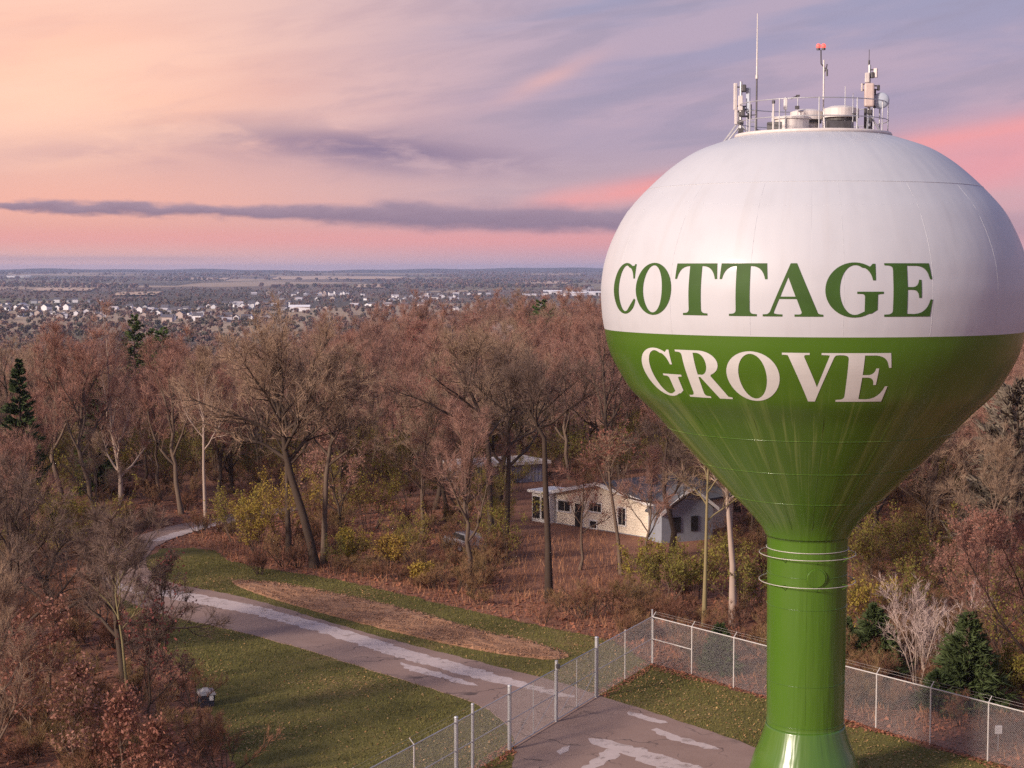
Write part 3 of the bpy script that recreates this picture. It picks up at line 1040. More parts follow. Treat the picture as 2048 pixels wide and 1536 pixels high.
for right, front, lab in ((1.28, 1.4, 'pair of thin stub antennas rising beside the right roof vent'),):
    t = thing('twin_stub_antenna', tl(right, front, 24.85), lab, 'antenna', None, -A0)
    for q, h_ in ((-.14, 1.75), (.14, 1.5)):
        MB().tube((q, 0, 0), (q, 0, h_), 0.028, 0.014, n=6).build('stub', M['galv'], t)
    MB().tube((-.2, 0, .75), (.26, 0, .75), 0.03, n=6).path([(.2, 0, .75), (.36, -.05, .1)], 0.022, 5).build('bracket', M['dark_metal'], t)
t = thing('panel_antenna', tl(-0.98, 1.9, 24.95), 'small white flat panel antenna on the front rail between the left cluster and the vents', 'antenna', None, -A0)
MB().tube((0, 0.08, 0), (0, 0.08, 1.25), 0.025, n=6).build('post', M['galv'], t)
MB().box((0, 0, 1.0), (0.13, 0.08, 0.42), 0.2, 0.02).build('panel', M['white_trim'], t)
t = thing('stub_antenna', tl(-1.40, 2.35, 24.75), 'short pipe with a dark cap rising from the front rail of the tower roof', 'antenna')
MB().tube((0, 0, -0.05), (0, 0, 1.2), 0.035, n=8).build('pipe', M['galv_pale'], t)
MB().tube((0, 0, 1.18), (0, 0, 1.29), 0.06, n=8).build('cap', M['dark_metal'], t)

# ------------------------------------------------------------------ fences and gate
P0 = G(1304, 1328)
P1 = G(1019, 1502)
fdir = (P1 - P0).normalized()
GATE_A = P0 + fdir * (G(1212, 1398) - P0).length
GATE_B = P1
GATE_M = P0 + fdir * (G(1122, 1446) - P0).length
FH = 2.43


def bay_wires(b, a, c, h0=0.05, h1=FH, pitch=0.075, r=0.0034):
    L = (c - a).length
    d = (c - a) / L
    H = h1 - h0
    def wire(s0, z0, s1, z1):
        # slim three-sided wire
        p, q = a + d * s0 + Vector((0, 0, z0)), a + d * s1 + Vector((0, 0, z1))
        b.tube(p, q, r, n=3, caps=False)
    k = -H
    while k < L:
        s0, z0, s1, z1 = k, h0, k + H, h1
        if s0 < 0: z0, s0 = h0 - k, 0.0
        if s1 > L: z1, s1 = h1 - (k + H - L), L
        if z1 - z0 > 0.05:
            wire(s0, z0, s1, z1)
            wire(L - s0, z0, L - s1, z1)
        k += pitch
    return b


class Wires:                                   # fast three-sided wires
    def __init__(s): s.a, s.c = [], []
    def tube(s, p, q, r, n=3, caps=False):
        s.a.append(tuple(p)); s.c.append(tuple(q)); s.r = r
    def build(s, name, m, parent):
        a, c = np.array(s.a), np.array(s.c)
        d = c - a
        d /= np.linalg.norm(d, axis=1)[:, None]
        u = np.cross(d, (0.31, 0.52, 0.1)); u /= np.linalg.norm(u, axis=1)[:, None]
        w = np.cross(d, u)
        vs, n = [], len(a)
        for e in (a, c):
            for k in range(3):
                t = 2 * math.pi * k / 3
                vs.append(e + (u * math.cos(t) + w * math.sin(t)) * s.r)
        V = np.stack(vs, 1).reshape(-1, 3)
        T = []
        for k in range(3):
            j = (k + 1) % 3
            T += [(k, j, 3 + j), (k, 3 + j, 3 + k)]
        T = (np.array(T)[None] + (np.arange(n) * 6)[:, None, None]).reshape(-1, 3)
        return link(name, np_mesh(name, V, T, m), parent)


def fence(name, label, pts, radii, tops, arms=True, mid=(), rail=FH, out=None, meshed=None):
    o0 = pts[0]
    t = thing(name, o0, label, 'fence')
    loc = [p - o0 for p in pts]
    for i, (p, r, h) in enumerate(zip(loc, radii, tops)):
        po = MB().tube(p + Vector((0, 0, -0.15)), p + Vector((0, 0, h)), r, n=10).sphere(p + Vector((0, 0, h)), r * 1.15, 8, (1, 1, 0.6)).build('post', M['galv'] if r > 0.04 else M['galv_pale'], t)
        if arms and r < 0.05:
            q = p + Vector((0, 0, h))
            MB().path([q, q + out * 0.20 + Vector((0, 0, 0.22))], 0.02, 5).build('barb_arm', M['galv_pale'], po)
    for i in range(len(loc) - 1):
        a, c = loc[i], loc[i + 1]
        w = Wires()
        bay_wires(w, a, c)
        w.build('chain_link', M['wire'], t)
        MB().tube(a + Vector((0, 0, rail)), c + Vector((0, 0, rail)), 0.027, n=6).build('top_rail', M['galv_pale'], t)
        if i in mid:
            MB().tube(a + Vector((0, 0, 1.30)), c + Vector((0, 0, 1.30)), 0.024, n=6).build('middle_rail', M['galv_pale'], t)
    if arms:
        b = Wires()
        for k in (0.10, 0.19):
            for i in range(len(loc) - 1):
                q = out * k + Vector((0, 0, rail + 0.05 + k))
                b.tube(loc[i] + q, loc[i + 1] + q, 0.0035)
        b.build('barbed_wire', M['wire'], t)
    return t


nrm = Vector((-fdir.y, fdir.x, 0))
if nrm.x > 0: nrm = -nrm                       # outwards: away from the tower
lpts = [GATE_B] + [GATE_B + fdir * s for s in (3.35, 4.75, 8.1, 12.1, 15.2, 18.3)]
fence('chain_link_fence', 'chain-link fence running from the gate towards the bottom edge past the lawn', lpts, [0.085, 0.065, 0.085, 0.03, 0.03, 0.03, 0.03],
      [2.75, 2.80, 2.62, 2.45, 2.45, 2.45, 2.45], True, (0, 1, 2, 3), out=nrm)
rpx = [(1212, 1398), (1259, 1362), (1304, 1328)]
rp = [P0 + fdir * (G(u, v) - P0).length for u, v in rpx[:2]] + [P0]
fence('chain_link_fence', 'short chain-link stretch between the gate and the tall corner post', rp, [0.09, 0.03, 0.045], [2.86, 2.5, 2.78], False, (0, 1), out=nrm)
bpts = [P0 + Vector((0.0, 0.0, 0))]
bd = (G(1975, 1523) - P0)
bd.z = 0
Lb = bd.length
bd.normalize()
k = 0.0
bpts = [P0 + bd * 0.06]
for i in range(1, 13):
    bpts.append(P0 + bd * (Lb / 7.0 * i))
bn = Vector((-bd.y, bd.x, 0))
if bn.y < 0: bn = -bn
fence('chain_link_fence', 'long chain-link fence passing behind the tower column along the wood edge', bpts, [0.03] * 13, [2.46] * 13, True, (0,), out=bn)


def gate():
    o0 = GATE_M.copy()
    t = thing('double_gate', o0, 'chain-link double gate closed across the asphalt driveway', 'gate')
    for a, c in ((GATE_A, GATE_M), (GATE_M, GATE_B)):
        d = (c - a).normalized()
        A, B = a + d * 0.16 - o0, c - d * 0.10 - o0
        up = Vector((0, 0, 1))
        leaf = MB()
        leaf.path([A + up * 0.12, A + up * 2.40, B + up * 2.40, B + up * 0.12], 0.026, 6, True)
        leaf.tube(A + up * 1.28, B + up * 1.28, 0.02, n=6)
        m = (A + B) / 2
        leaf.tube(m + up * 0.12, m + up * 2.4, 0.02, n=6)
        lf = leaf.build('gate_leaf', M['galv'], t)
        MB().path([A + up * 1.26, m + up * 0.14], 0.011, 5).path([m + up * 1.26, B + up * 0.14], 0.011, 5).build('brace_rod', M['galv'], lf)
        w = Wires()
        bay_wires(w, A, B, 0.12, 2.4)
        w.build('chain_link', M['wire'], lf)
    MB().tube((0, 0, 0.02), (0, 0, 2.78), 0.07, n=10).build('drop_post', M['galv'], t)
    MB().box((0.06, -0.10, 2.55), (0.16, 0.16, 0.2), 0.3, 0.02).build('latch_box', M['dark_metal'], t)


gate()

# ------------------------------------------------------------------ small objects
p = G(413, 1412)
t = thing('utility_bin', p, 'dark navy bin with a pale grey lid standing at the wood edge of the lawn', 'bin', None, 0.35, .88)
b = MB()
b.hull([(-.33, -.33, 0), (.33, -.33, 0), (.33, .33, 0), (-.33, .33, 0)], [(-.40, -.40, .66), (.40, -.40, .66), (.40, .40, .66), (-.40, .40, .66)])
b.build('body', M['navy'], t)
b = MB()
b.hull([(-.44, -.44, .66), (.44, -.44, .66), (.44, .44, .66), (-.44, .44, .66)], [(-.40, -.40, .78), (.40, -.40, .78), (.40, .40, .84), (-.40, .40, .84)])
b.hull([(-.30, -.28, .80), (.22, -.28, .80), (.22, .32, .82), (-.30, .32, .82)], [(-.15, -.12, .92), (.10, -.12, .92), (.10, .20, .94), (-.15, .20, .94)])
b.build('lid', M['lid_grey'], t)
MB().box((0.20, -0.395, 0.50), (0.20, 0.05, 0.26), 0, 0.01).build('white_plate', M['white_trim'], t)
MB().tube((-.34, .36, .12), (-.34, .46, .12), .12, n=14).tube((.34, .36, .12), (.34, .46, .12), .12, n=14).build('wheel', M['rubber'], t)
p = G(2009, 1478)
t = thing('marker_sign', at(2014, G(2014, 1540).y + 2.6, 0), 'small white plate on a thin stake behind the right fence', 'sign')
MB().tube((0, 0, -0.1), (0, 0, 1.0), 0.02, n=6).build('stake', M['galv'], t)
MB().box((0, -0.03, 0.90), (0.30, 0.03, 0.36), 0, 0.01).build('plate', M['white_trim'], t)


# ------------------------------------------------------------------ houses among the trees
def window(parent, c, u, w, h, nrm_, panes=2, frame='white_trim'):
    """a window on a wall: frame proud of the wall, dark glass and mullions; u runs along the wall"""
    rz = math.atan2(u.y, u.x)
    b = MB()
    for s in (-1, 1):
        b.box(c + u * (s * (w / 2 + .05)) + nrm_ * .04, (.10, .10, h + .2), rz)
        b.box(c + Vector((0, 0, s * (h / 2 + .05))) + nrm_ * .045, (w, .10, .10), rz)
    f = b.build('window', M[frame], parent)
    for k in range(panes):
        MB().box(c + u * ((k + .5) / panes - .5) * w + nrm_ * .02, (w / panes - .05, .04, h - .04), rz).build('pane', M['glass_dark'], f)
    return f


def house_near():
    A = G(1112, 1046)                          # left corner of the cream gable wall
    B = G(1312, 1078)                          # right corner, nearer
    o0 = A.copy()
    t = thing('cream_house', o0, 'cream house with a grey shingle roof and glazed lean-to seen through bare trees', 'house')
    u = (B - A); u.z = 0
    W = u.length
    u.normalize()
    n = Vector((u.y, -u.x, 0))
    if n.y > 0: n = -n
    e, pk, depth = 2.45, 3.55, 9.0
    up = Vector((0, 0, 1))
    zero = Vector((0, 0, 0))
    out = [zero - up * .4, u * W - up * .4, u * W + up * e, u * W * .46 + up * pk, up * e]
    b = MB()
    b.hull([p - n * 0 for p in out], [p - n * depth for p in out])
    b.build('wall', M['cream'], t)
    # roof slabs with a white barge board
    for s0, s1 in ((W * .46, -.5), (W * .46, W + .5)):
        z0 = pk + .05
        slope = (e - pk) / (abs((W if s1 > 0 else 0) - W * .46))
        z1 = pk + slope * abs(s1 - W * .46) + .05
        p = [u * s0 + up * z0 + n * .45, u * s1 + up * z1 + n * .45, u * s1 + up * z1 - n * (depth + .4), u * s0 + up * z0 - n * (depth + .4)]
        b = MB()
        b.hull(p, [q + up * .14 for q in p])
        r = b.build('roof', M['shingle'], t)
        q = [u * s0 + up * (z0 - .12) + n * .46, u * s1 + up * (z1 - .12) + n * .46, u * s1 + up * (z1 + .16) + n * .46, u * s0 + up * (z0 + .16) + n * .46]
        b = MB()
        b.hull(q, [k + n * .05 for k in q])
        b.build('barge_board', M['white_trim'], r)
    # siding boards
    for k in range(11):
        z = .05 + .22 * k
        MB().box(u * (W / 2) + up * z + n * .015, (W - .1, .03, .20), math.atan2(u.y, u.x)).build('siding_board', M['cream'], t)
    window(t, u * .95 + up * 1.45, u, 1.35, .80, n, 2)
    window(t, u * 4.3 + up * 1.70, u, 1.3, .65, n, 3)
    window(t, u * 7.1 + up * 1.30, u, .75, 1.3, n, 2)
    MB().path([u * .12 + n * .08 + up * 2.3, u * .12 + n * .08], .05, 6).build('downpipe', M['white_trim'], t)
    MB().box(u * W / 2 + n * .05 + up * -.12, (W, .06, .34), math.atan2(u.y, u.x)).build('foundation', M['grey_wall'], t)
    MB().tube(u * 2.2 - n * 2.5 + up * 2.9, u * 2.2 - n * 2.5 + up * 3.7, .07, n=8).build('vent_pipe', M['dark_metal'], t)
    window(t, u * 4.1 + up * .35, u, .7, .55, n, 1)
    MB().box(u * 2.55 + up * .85 + n * .05, (.75, .08, 1.9), math.atan2(u.y, u.x)).build('door', M['glass_dark'], t)
    MB().box(u * 3.02 + up * .85 + n * .05, (.16, .10, 2.0), math.atan2(u.y, u.x)).build('door_trim', M['white_trim'], t)
    MB().box(u * (W * .62) - n * 4 + up * 4.1, (.7, .7, 1.4), math.atan2(u.y, u.x)).build('chimney', M['brick'], t)
    # glazed lean-to at the left end
    s = MB()
    c0, w, d, h = u * -1.1 + n * .6, 2.0, 2.4, 2.35
    rz = math.atan2(u.y, u.x)
    s.box(c0 - n * d / 2 + up * (h / 2 - .2), (w, d, h + .4), rz)
    lt = s.build('lean_to', M['white_trim'], t)
    MB().hull([c0 + u * x + n * y + up * h for x, y in ((-w / 2 - .25, .3), (w / 2 + .1, .3), (w / 2 + .1, -d - .2), (-w / 2 - .25, -d - .2))],
              [c0 + u * x + n * y + up * (h + .18) for x, y in ((-w / 2 - .25, .3), (w / 2 + .1, .3), (w / 2 + .1, -d - .2), (-w / 2 - .25, -d - .2))]).build('lean_to_roof', M['white_trim'], lt)
    for x in (-.5, .5):
        MB().box(c0 + u * x + n * .02 + up * 1.15, (.75, .06, 1.7), rz).build('pane', M['glass_dark'], lt)
    # grey wing in the shade on the right
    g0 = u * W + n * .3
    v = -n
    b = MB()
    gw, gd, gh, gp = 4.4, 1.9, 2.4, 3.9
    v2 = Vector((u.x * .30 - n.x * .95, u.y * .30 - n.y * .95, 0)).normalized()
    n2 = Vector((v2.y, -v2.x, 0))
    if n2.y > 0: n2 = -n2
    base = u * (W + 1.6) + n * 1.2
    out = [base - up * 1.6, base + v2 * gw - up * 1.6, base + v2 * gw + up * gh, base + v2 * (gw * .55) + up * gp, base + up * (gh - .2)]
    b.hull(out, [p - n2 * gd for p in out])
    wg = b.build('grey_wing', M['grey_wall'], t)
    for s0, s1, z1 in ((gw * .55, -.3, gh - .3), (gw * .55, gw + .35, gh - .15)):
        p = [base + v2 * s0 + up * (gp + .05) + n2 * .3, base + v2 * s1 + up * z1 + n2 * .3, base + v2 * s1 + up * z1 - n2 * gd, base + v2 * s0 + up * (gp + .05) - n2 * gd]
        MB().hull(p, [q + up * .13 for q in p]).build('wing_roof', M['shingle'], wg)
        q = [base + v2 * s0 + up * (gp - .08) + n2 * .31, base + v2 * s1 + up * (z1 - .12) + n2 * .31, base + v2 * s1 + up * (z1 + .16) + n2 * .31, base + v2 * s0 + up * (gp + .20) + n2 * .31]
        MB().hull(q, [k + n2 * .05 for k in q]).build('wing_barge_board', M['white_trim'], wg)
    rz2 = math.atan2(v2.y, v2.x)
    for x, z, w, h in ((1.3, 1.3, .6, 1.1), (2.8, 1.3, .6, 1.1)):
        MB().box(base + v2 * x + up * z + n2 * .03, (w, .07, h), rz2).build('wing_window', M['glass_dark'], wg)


house_near()


def long_shed():
    A, B = G(925, 972), G(1090, 962)
    t = thing('long_shed', A, 'long low blue-grey shed with a pale roof edge behind the dark trunks', 'shed')
    u = B - A; u.z = 0
    W = u.length
    u.normalize()
    n = Vector((u.y, -u.x, 0))
    up = Vector((0, 0, 1))
    rz = math.atan2(u.y, u.x)
    MB().box(u * W / 2 - n * 2.5 + up * 0.6, (W, 5.0, 2.2), rz).build('wall', M['blue_wall'], t)
    nb = 24
    for k in range(nb):
        MB().box(u * (W * (k + .5) / nb) + n * .03 + up * .70, (W / nb * .62, .06, 1.8), rz).build('wall_panel', M['blue_wall'], t)
    p = [u * x + n * y + up * z for x, y, z in ((-.4, .5, 1.72), (W + .4, .5, 1.72), (W + .4, -5.4, 1.6), (-.4, -5.4, 1.6))]
    MB().hull(p, [q + up * .28 for q in p]).build('roof', M['roof_pale'], t)


long_shed()


def parked_car():
    p = G(930, 1104)
    t = thing('parked_car', p, 'grey parked car half hidden by brush left of the cream house', 'car', None, R(-62))
    sec = [(-2.1, .45, .75, .78), (-1.9, .35, .95, .82), (-1.0, .30, 1.0, .84), (0.4, .30, 1.02, .85), (1.6, .30, .98, .84), (2.1, .40, .80, .78)]
    vs, ts = [], []
    for x, z0, z1, w in sec:
        vs += [(x, -w, z0), (x, w, z0), (x, w * .96, z1 * .8), (x, w * .86, z1), (x, -w * .86, z1), (x, -w * .96, z1 * .8)]
    for i in range(len(sec) - 1):
        for j in range(6):
            a, b, c, d = i * 6 + j, i * 6 + (j + 1) % 6, (i + 1) * 6 + (j + 1) % 6, (i + 1) * 6 + j
            ts += [(a, b, c), (a, c, d)]
    for o, s in ((0, 1), ((len(sec) - 1) * 6, -1)):
        for j in range(1, 5): ts.append((o, o + j, o + j + 1) if s < 0 else (o, o + j + 1, o + j))
    link('body', np_mesh('car_body', vs, ts, M['car_paint']), t)
    b = MB()
    b.hull([(-1.0, -.72, .98), (1.7, -.72, .98), (1.7, .72, .98), (-1.0, .72, .98)], [(-.35, -.60, 1.46), (1.25, -.60, 1.46), (1.25, .60, 1.46), (-.35, .60, 1.46)])
    cb = b.build('cabin', M['car_paint'], t)
    MB().hull([(-.96, -.62, 1.04), (-.96, .62, 1.04), (-.42, .55, 1.42), (-.42, -.55, 1.42)], [(-.99, -.62, 1.05), (-.99, .62, 1.05), (-.45, .55, 1.44), (-.45, -.55, 1.44)]).build('windscreen', M['glass_dark'], cb)
    for s in (-1, 1):
        MB().hull([(-.75, s * .715, 1.05), (1.45, s * .715, 1.05), (1.15, s * .63, 1.40), (-.38, s * .63, 1.40)], [(-.75, s * .735, 1.05), (1.45, s * .735, 1.05), (1.15, s * .65, 1.40), (-.38, s * .65, 1.40)]).build('side_window', M['glass_dark'], cb)
        MB().box((-2.06, s * .58, .66), (.12, .30, .16), 0, .02).build('headlight', M['white_trim'], t)
    for x in (-1.35, 1.35):
        for s in (-1, 1):
            MB().tube((x, s * .66, .31), (x, s * .86, .31), .31, n=18).build('wheel', M['rubber'], t)


parked_car()


# ------------------------------------------------------------------ plants: branching by numpy
class Geo:
    def __init__(s): s.v, s.t, s.n = [], [], 0
    def add(s, v, t):
        v = np.asarray(v, dtype=np.float32).reshape(-1, 3)
        s.v.append(v); s.t.append(np.asarray(t, dtype=np.int32).reshape(-1, 3) + s.n); s.n += len(v)
    def mesh(s, name, m, smooth=False):
        return np_mesh(name, np.concatenate(s.v), np.concatenate(s.t), m, smooth=smooth)


def norm(a):
    return a / np.maximum(np.linalg.norm(a, axis=-1, keepdims=True), 1e-9)


def tubes(P, rad_, sides):
    """P [N,k,3] paths, rad_ [N,k] -> verts and triangles"""
    N, k, _ = P.shape
    T = norm(np.gradient(P, axis=1))
    ref = np.where(np.abs(T[..., 2:3]) > .9, np.array([1., 0, 0]), np.array([0, 0, 1.]))
    U = norm(np.cross(T, ref))
    W = np.cross(T, U)
    ang = np.arange(sides) * 2 * math.pi / sides
    V = P[:, :, None, :] + rad_[:, :, None, None] * (U[:, :, None, :] * np.cos(ang)[None, None, :, None] + W[:, :, None, :] * np.sin(ang)[None, None, :, None])
    base = (np.arange(N) * k * sides)[:, None, None]
    row = (np.arange(k - 1) * sides)[None, :, None]
    j = np.arange(sides)[None, None, :]
    a, b = base + row + j, base + row + (j + 1) % sides
    c, d = a + sides, b + sides
    t = np.concatenate([np.stack([a, b, d], -1).reshape(-1, 3), np.stack([a, d, c], -1).reshape(-1, 3)])
    return V.reshape(-1, 3), t


def along(P, idx, t):
    k = P.shape[1]
    f = np.clip(t, 0, 0.9999) * (k - 1)
    i = f.astype(int)
    w = (f - i)[:, None]
    a, b = P[idx, i], P[idx, i + 1]
    return a * (1 - w) + b * w, norm(b - a)


def kids(rg, P, L, n, tmin, tmax, frac, a0, a1, up, k, wob, lo_taper=.55):
    N = len(P)
    idx = np.repeat(np.arange(N), n)
    t = rg.uniform(tmin, tmax, N * n)
    s, T = along(P, idx, t)
    r = rg.normal(size=(N * n, 3))
    perp = norm(r - (r * T).sum(1, keepdims=True) * T)
    a = np.radians(rg.uniform(a0, a1, N * n))[:, None]
    d = norm(np.cos(a) * T + np.sin(a) * perp + np.array([0, 0, up]))
    ln = L[idx] * frac * (1.0 - lo_taper * t) * rg.uniform(.65, 1.25, N * n)
    return make_paths(rg, s, d, ln, k, up, wob), ln, idx, t


def make_paths(rg, s, d, ln, k, up, wob):
    N = len(s)
    P = np.zeros((N, k, 3))
    P[:, 0] = s
    for j in range(1, k):
        d = norm(d + rg.normal(size=(N, 3)) * wob + np.array([0, 0, up * .5]))
        P[:, j] = P[:, j - 1] + d * (ln / (k - 1))[:, None]
    return P


def blades(rg, s, d, ln, w):
    """slim twig triangles"""
    N = len(s)
    r = rg.normal(size=(N, 3))
    side = norm(np.cross(d, r)) * (w / 2)[:, None] if np.ndim(w) else norm(np.cross(d, r)) * w / 2
    V = np.stack([s - side, s + side, s + d * ln[:, None]], 1)
    return V.reshape(-1, 3), np.arange(N * 3).reshape(-1, 3)


def leaves(rg, pts, size, jit):
    N = len(pts)
    c = pts + rg.normal(size=(N, 3)) * jit
    a = norm(rg.normal(size=(N, 3)))
    b = norm(np.cross(a, rg.normal(size=(N, 3))))
    sz = (size * rg.uniform(.6, 1.3, N))[:, None]
    V = np.stack([c - a * sz * .55, c + b * sz * .32, c + a * sz * .55, c - b * sz * .32], 1).reshape(-1, 3)
    o = (np.arange(N) * 4)[:, None]
    return V, np.concatenate([o + np.array([[0, 1, 2]]), o + np.array([[0, 2, 3]])])


def tree_mesh(seed, H, r0, trunk=None, clear=.35, top=.72, nl=10, l1=.46, a_low=70, a_top=25, up=.18, n2=9, n3=8, ntw=9, twl=.75, tww=.016,
              wob=.14, lean=(0, 0), leaf=0, leaf_size=.14, f2=.50, f3=.48, sway=.05, trunk_r_end=.3):
    """returns trunk Geo (trunk and limbs), crown Geo (branches and twigs), leaf Geo or None"""
    rg = np.random.default_rng(seed)
    gt, gc = Geo(), Geo()
    if trunk is None:
        k = 9
        z = np.linspace(0, H * top, k)
        x = np.cumsum(rg.normal(size=k) * H * .012) + lean[0] * (z / H) * H
        y = np.cumsum(rg.normal(size=k) * H * .012) + lean[1] * (z / H) * H
        x -= x[0]; y -= y[0]
        tp = np.stack([x, y, z], 1)
    else:
        tp = np.array(trunk, dtype=float)
        k = len(tp)
    P0_ = tp[None]
    rt = np.interp(np.linspace(0, 1, k), [0, .06, .5, 1], [r0 * 1.35, r0, r0 * .72, r0 * trunk_r_end])[None]
    gt.add(*tubes(P0_, rt, 8))
    # limbs
    t = np.linspace(clear, 1.0, nl) + rg.uniform(-.02, .02, nl)
    t = np.clip(t, 0, .999)
    s, T = along(P0_, np.zeros(nl, int), t)
    az = np.arange(nl) * 2.39996 + rg.uniform(0, .8, nl)
    q = (t - clear) / max(1e-6, 1 - clear)
    inc = np.radians(a_low + (a_top - a_low) * q + rg.uniform(-9, 9, nl))
    d = np.stack([np.sin(inc) * np.cos(az), np.sin(inc) * np.sin(az), np.cos(inc)], 1)
    d = norm(d + T * .25)
    ln = H * l1 * (1.0 - .42 * q) * rg.uniform(.8, 1.15, nl)
    room = (H - s[:, 2]) * 1.15 / np.maximum(.35, np.cos(inc))
    ln = np.minimum(ln, np.maximum(room, H * .15))
    P1_ = make_paths(rg, s, d, ln, 8, up * .55, wob)
    r1 = np.interp(t, np.linspace(0, 1, k), rt[0]) * .68
    gt.add(*tubes(P1_, r1[:, None] * np.linspace(1, .22, 8)[None], 6))
    P2_, L2, i2, t2 = kids(rg, P1_, ln, n2, .22, 1.0, f2, 25, 62, up, 5, wob * 1.3)
    r2 = np.maximum(r1[i2] * (1 - .7 * t2) * .55, .012)
    gt.add(*tubes(P2_, r2[:, None] * np.linspace(1, .35, 5)[None], 4))
    P3_, L3, i3, t3 = kids(rg, P2_, L2, n3, .15, 1.0, f3, 25, 65, up * .8, 4, wob * 1.5)
    r3 = np.maximum(r2[i3] * (1 - .6 * t3) * .5, tww * .55)
    gc.add(*tubes(P3_, r3[:, None] * np.linspace(1, .45, 4)[None], 3))
    N = len(P3_) * ntw
    idx = np.repeat(np.arange(len(P3_)), ntw)
    tt = rg.uniform(.1, 1.0, N)
    s4, T4 = along(P3_, idx, tt)
    r = rg.normal(size=(N, 3))
    d4 = norm(T4 * .9 + norm(r) * .75 + np.array([0, 0, up * .9]))
    gc.add(*blades(rg, s4, d4, twl * rg.uniform(.5, 1.3, N), tww * rg.uniform(.7, 1.3, N)))
    gl = None
    if leaf:
        gl = Geo()
        pick = rg.integers(0, N, leaf)
        gl.add(*leaves(rg, s4[pick] + d4[pick] * twl * rg.uniform(0, 1, (leaf, 1)), leaf_size, .12))
    return gt, gc, gl


def shrub_mesh(seed, H, W, stems=9, n2=6, n3=6, ntw=6, twl=.35, tww=.012, r0=.03, leaf=0, leaf_size=.1, up=.25, spread=(8, 50)):
    rg = np.random.default_rng(seed)
    gt, gc = Geo(), Geo()
    az = rg.uniform(0, 6.283, stems)
    inc = np.radians(rg.uniform(spread[0], spread[1], stems))
    s = np.stack([np.cos(az) * W * .10, np.sin(az) * W * .10, np.full(stems, -.05)], 1)
    d = np.stack([np.sin(inc) * np.cos(az), np.sin(inc) * np.sin(az), np.cos(inc)], 1)
    ln = np.minimum(H * rg.uniform(.75, 1.05, stems) / np.cos(inc), H * 1.2)
    P1_ = make_paths(rg, s, d, ln, 6, up * .3, .10)
    gt.add(*tubes(P1_, r0 * rg.uniform(.7, 1.2, (stems, 1)) * np.linspace(1, .3, 6)[None], 5))
    P2_, L2, i2, t2 = kids(rg, P1_, ln, n2, .2, 1.0, .5, 20, 55, up, 4, .15)
    gt.add(*tubes(P2_, np.full((len(P2_), 1), r0 * .4) * np.linspace(1, .4, 4)[None], 3))
    P3_, L3, i3, t3 = kids(rg, P2_, L2, n3, .15, 1.0, .5, 20, 60, up, 3, .2)
    gc.add(*tubes(P3_, np.full((len(P3_), 1), tww * .6) * np.linspace(1, .5, 3)[None], 3))
    N = len(P3_) * ntw
    idx = np.repeat(np.arange(len(P3_)), ntw)
    s4, T4 = along(P3_, idx, rg.uniform(.1, 1, N))
    d4 = norm(T4 + norm(rg.normal(size=(N, 3))) * .8 + np.array([0, 0, up]))
    gc.add(*blades(rg, s4, d4, twl * rg.uniform(.5, 1.3, N), tww * rg.uniform(.7, 1.3, N)))
    gl = None
    if leaf:
        gl = Geo()
        pick = rg.integers(0, N, leaf)
        gl.add(*leaves(rg, s4[pick] + d4[pick] * twl * rg.uniform(0, 1, (leaf, 1)), leaf_size, .10))
    return gt, gc, gl


def conifer_mesh(seed, H, W, dens=26, spray=16, droop=.25, top_pow=.85, ragged_=.25):
    rg = np.random.default_rng(seed)
    gt, gc = Geo(), Geo()
    gt.add(*tubes(np.array([[(0, 0, -.05), (0, 0, H * .5), (0, 0, H * .98)]]), np.array([[H * .018 + .03, H * .01 + .02, .01]]), 7))
    nb = int(H * dens)
    t = rg.uniform(.05, .985, nb)
    az = rg.uniform(0, 6.283, nb)
    ln = W * .5 * (1 - t) ** top_pow * rg.uniform(1 - ragged_, 1 + ragged_, nb) + .08
    s = np.stack([np.zeros(nb), np.zeros(nb), t * H], 1)
    d = np.stack([np.cos(az), np.sin(az), -droop + .55 * t], 1)
    P = make_paths(rg, s, norm(d), ln, 5, .10, .05)
    gt.add(*tubes(P, np.full((nb, 1), .012 + H * .0008) * np.linspace(1, .4, 5)[None], 3))
    N = nb * spray
    idx = np.repeat(np.arange(nb), spray)
    s4, T4 = along(P, idx, rg.uniform(.15, 1.0, N) ** .8)
    r = norm(rg.normal(size=(N, 3)))
    d4 = norm(T4 + r * .7 + np.array([0, 0, .1]))
    gc.add(*blades(rg, s4, d4, (ln[idx] * .26 + .16) * rg.uniform(.6, 1.3, N), (.075 + .010 * H) * rg.uniform(.7, 1.3, N)))
    return gt, gc, None


def plant(name, loc, meshes, label, cat, group=None, rz=0.0, sc=1.0):
    """meshes: list of (part name, mesh)"""
    o = thing(name, loc, label, cat, group, rz, sc)
    for pn, me in meshes:
        link(pn, me, o)
    return o


def proto(gg, mt, mc, ml=None, leafname='foliage'):
    gt, gc, gl = gg
    out = [('trunk', gt.mesh('trunk', M[mt], True)), ('crown', gc.mesh('crown', M[mc]))]
    if gl is not None:
        out.append((leafname, gl.mesh(leafname, M[ml])))
    return out


rg0 = np.random.default_rng(5)
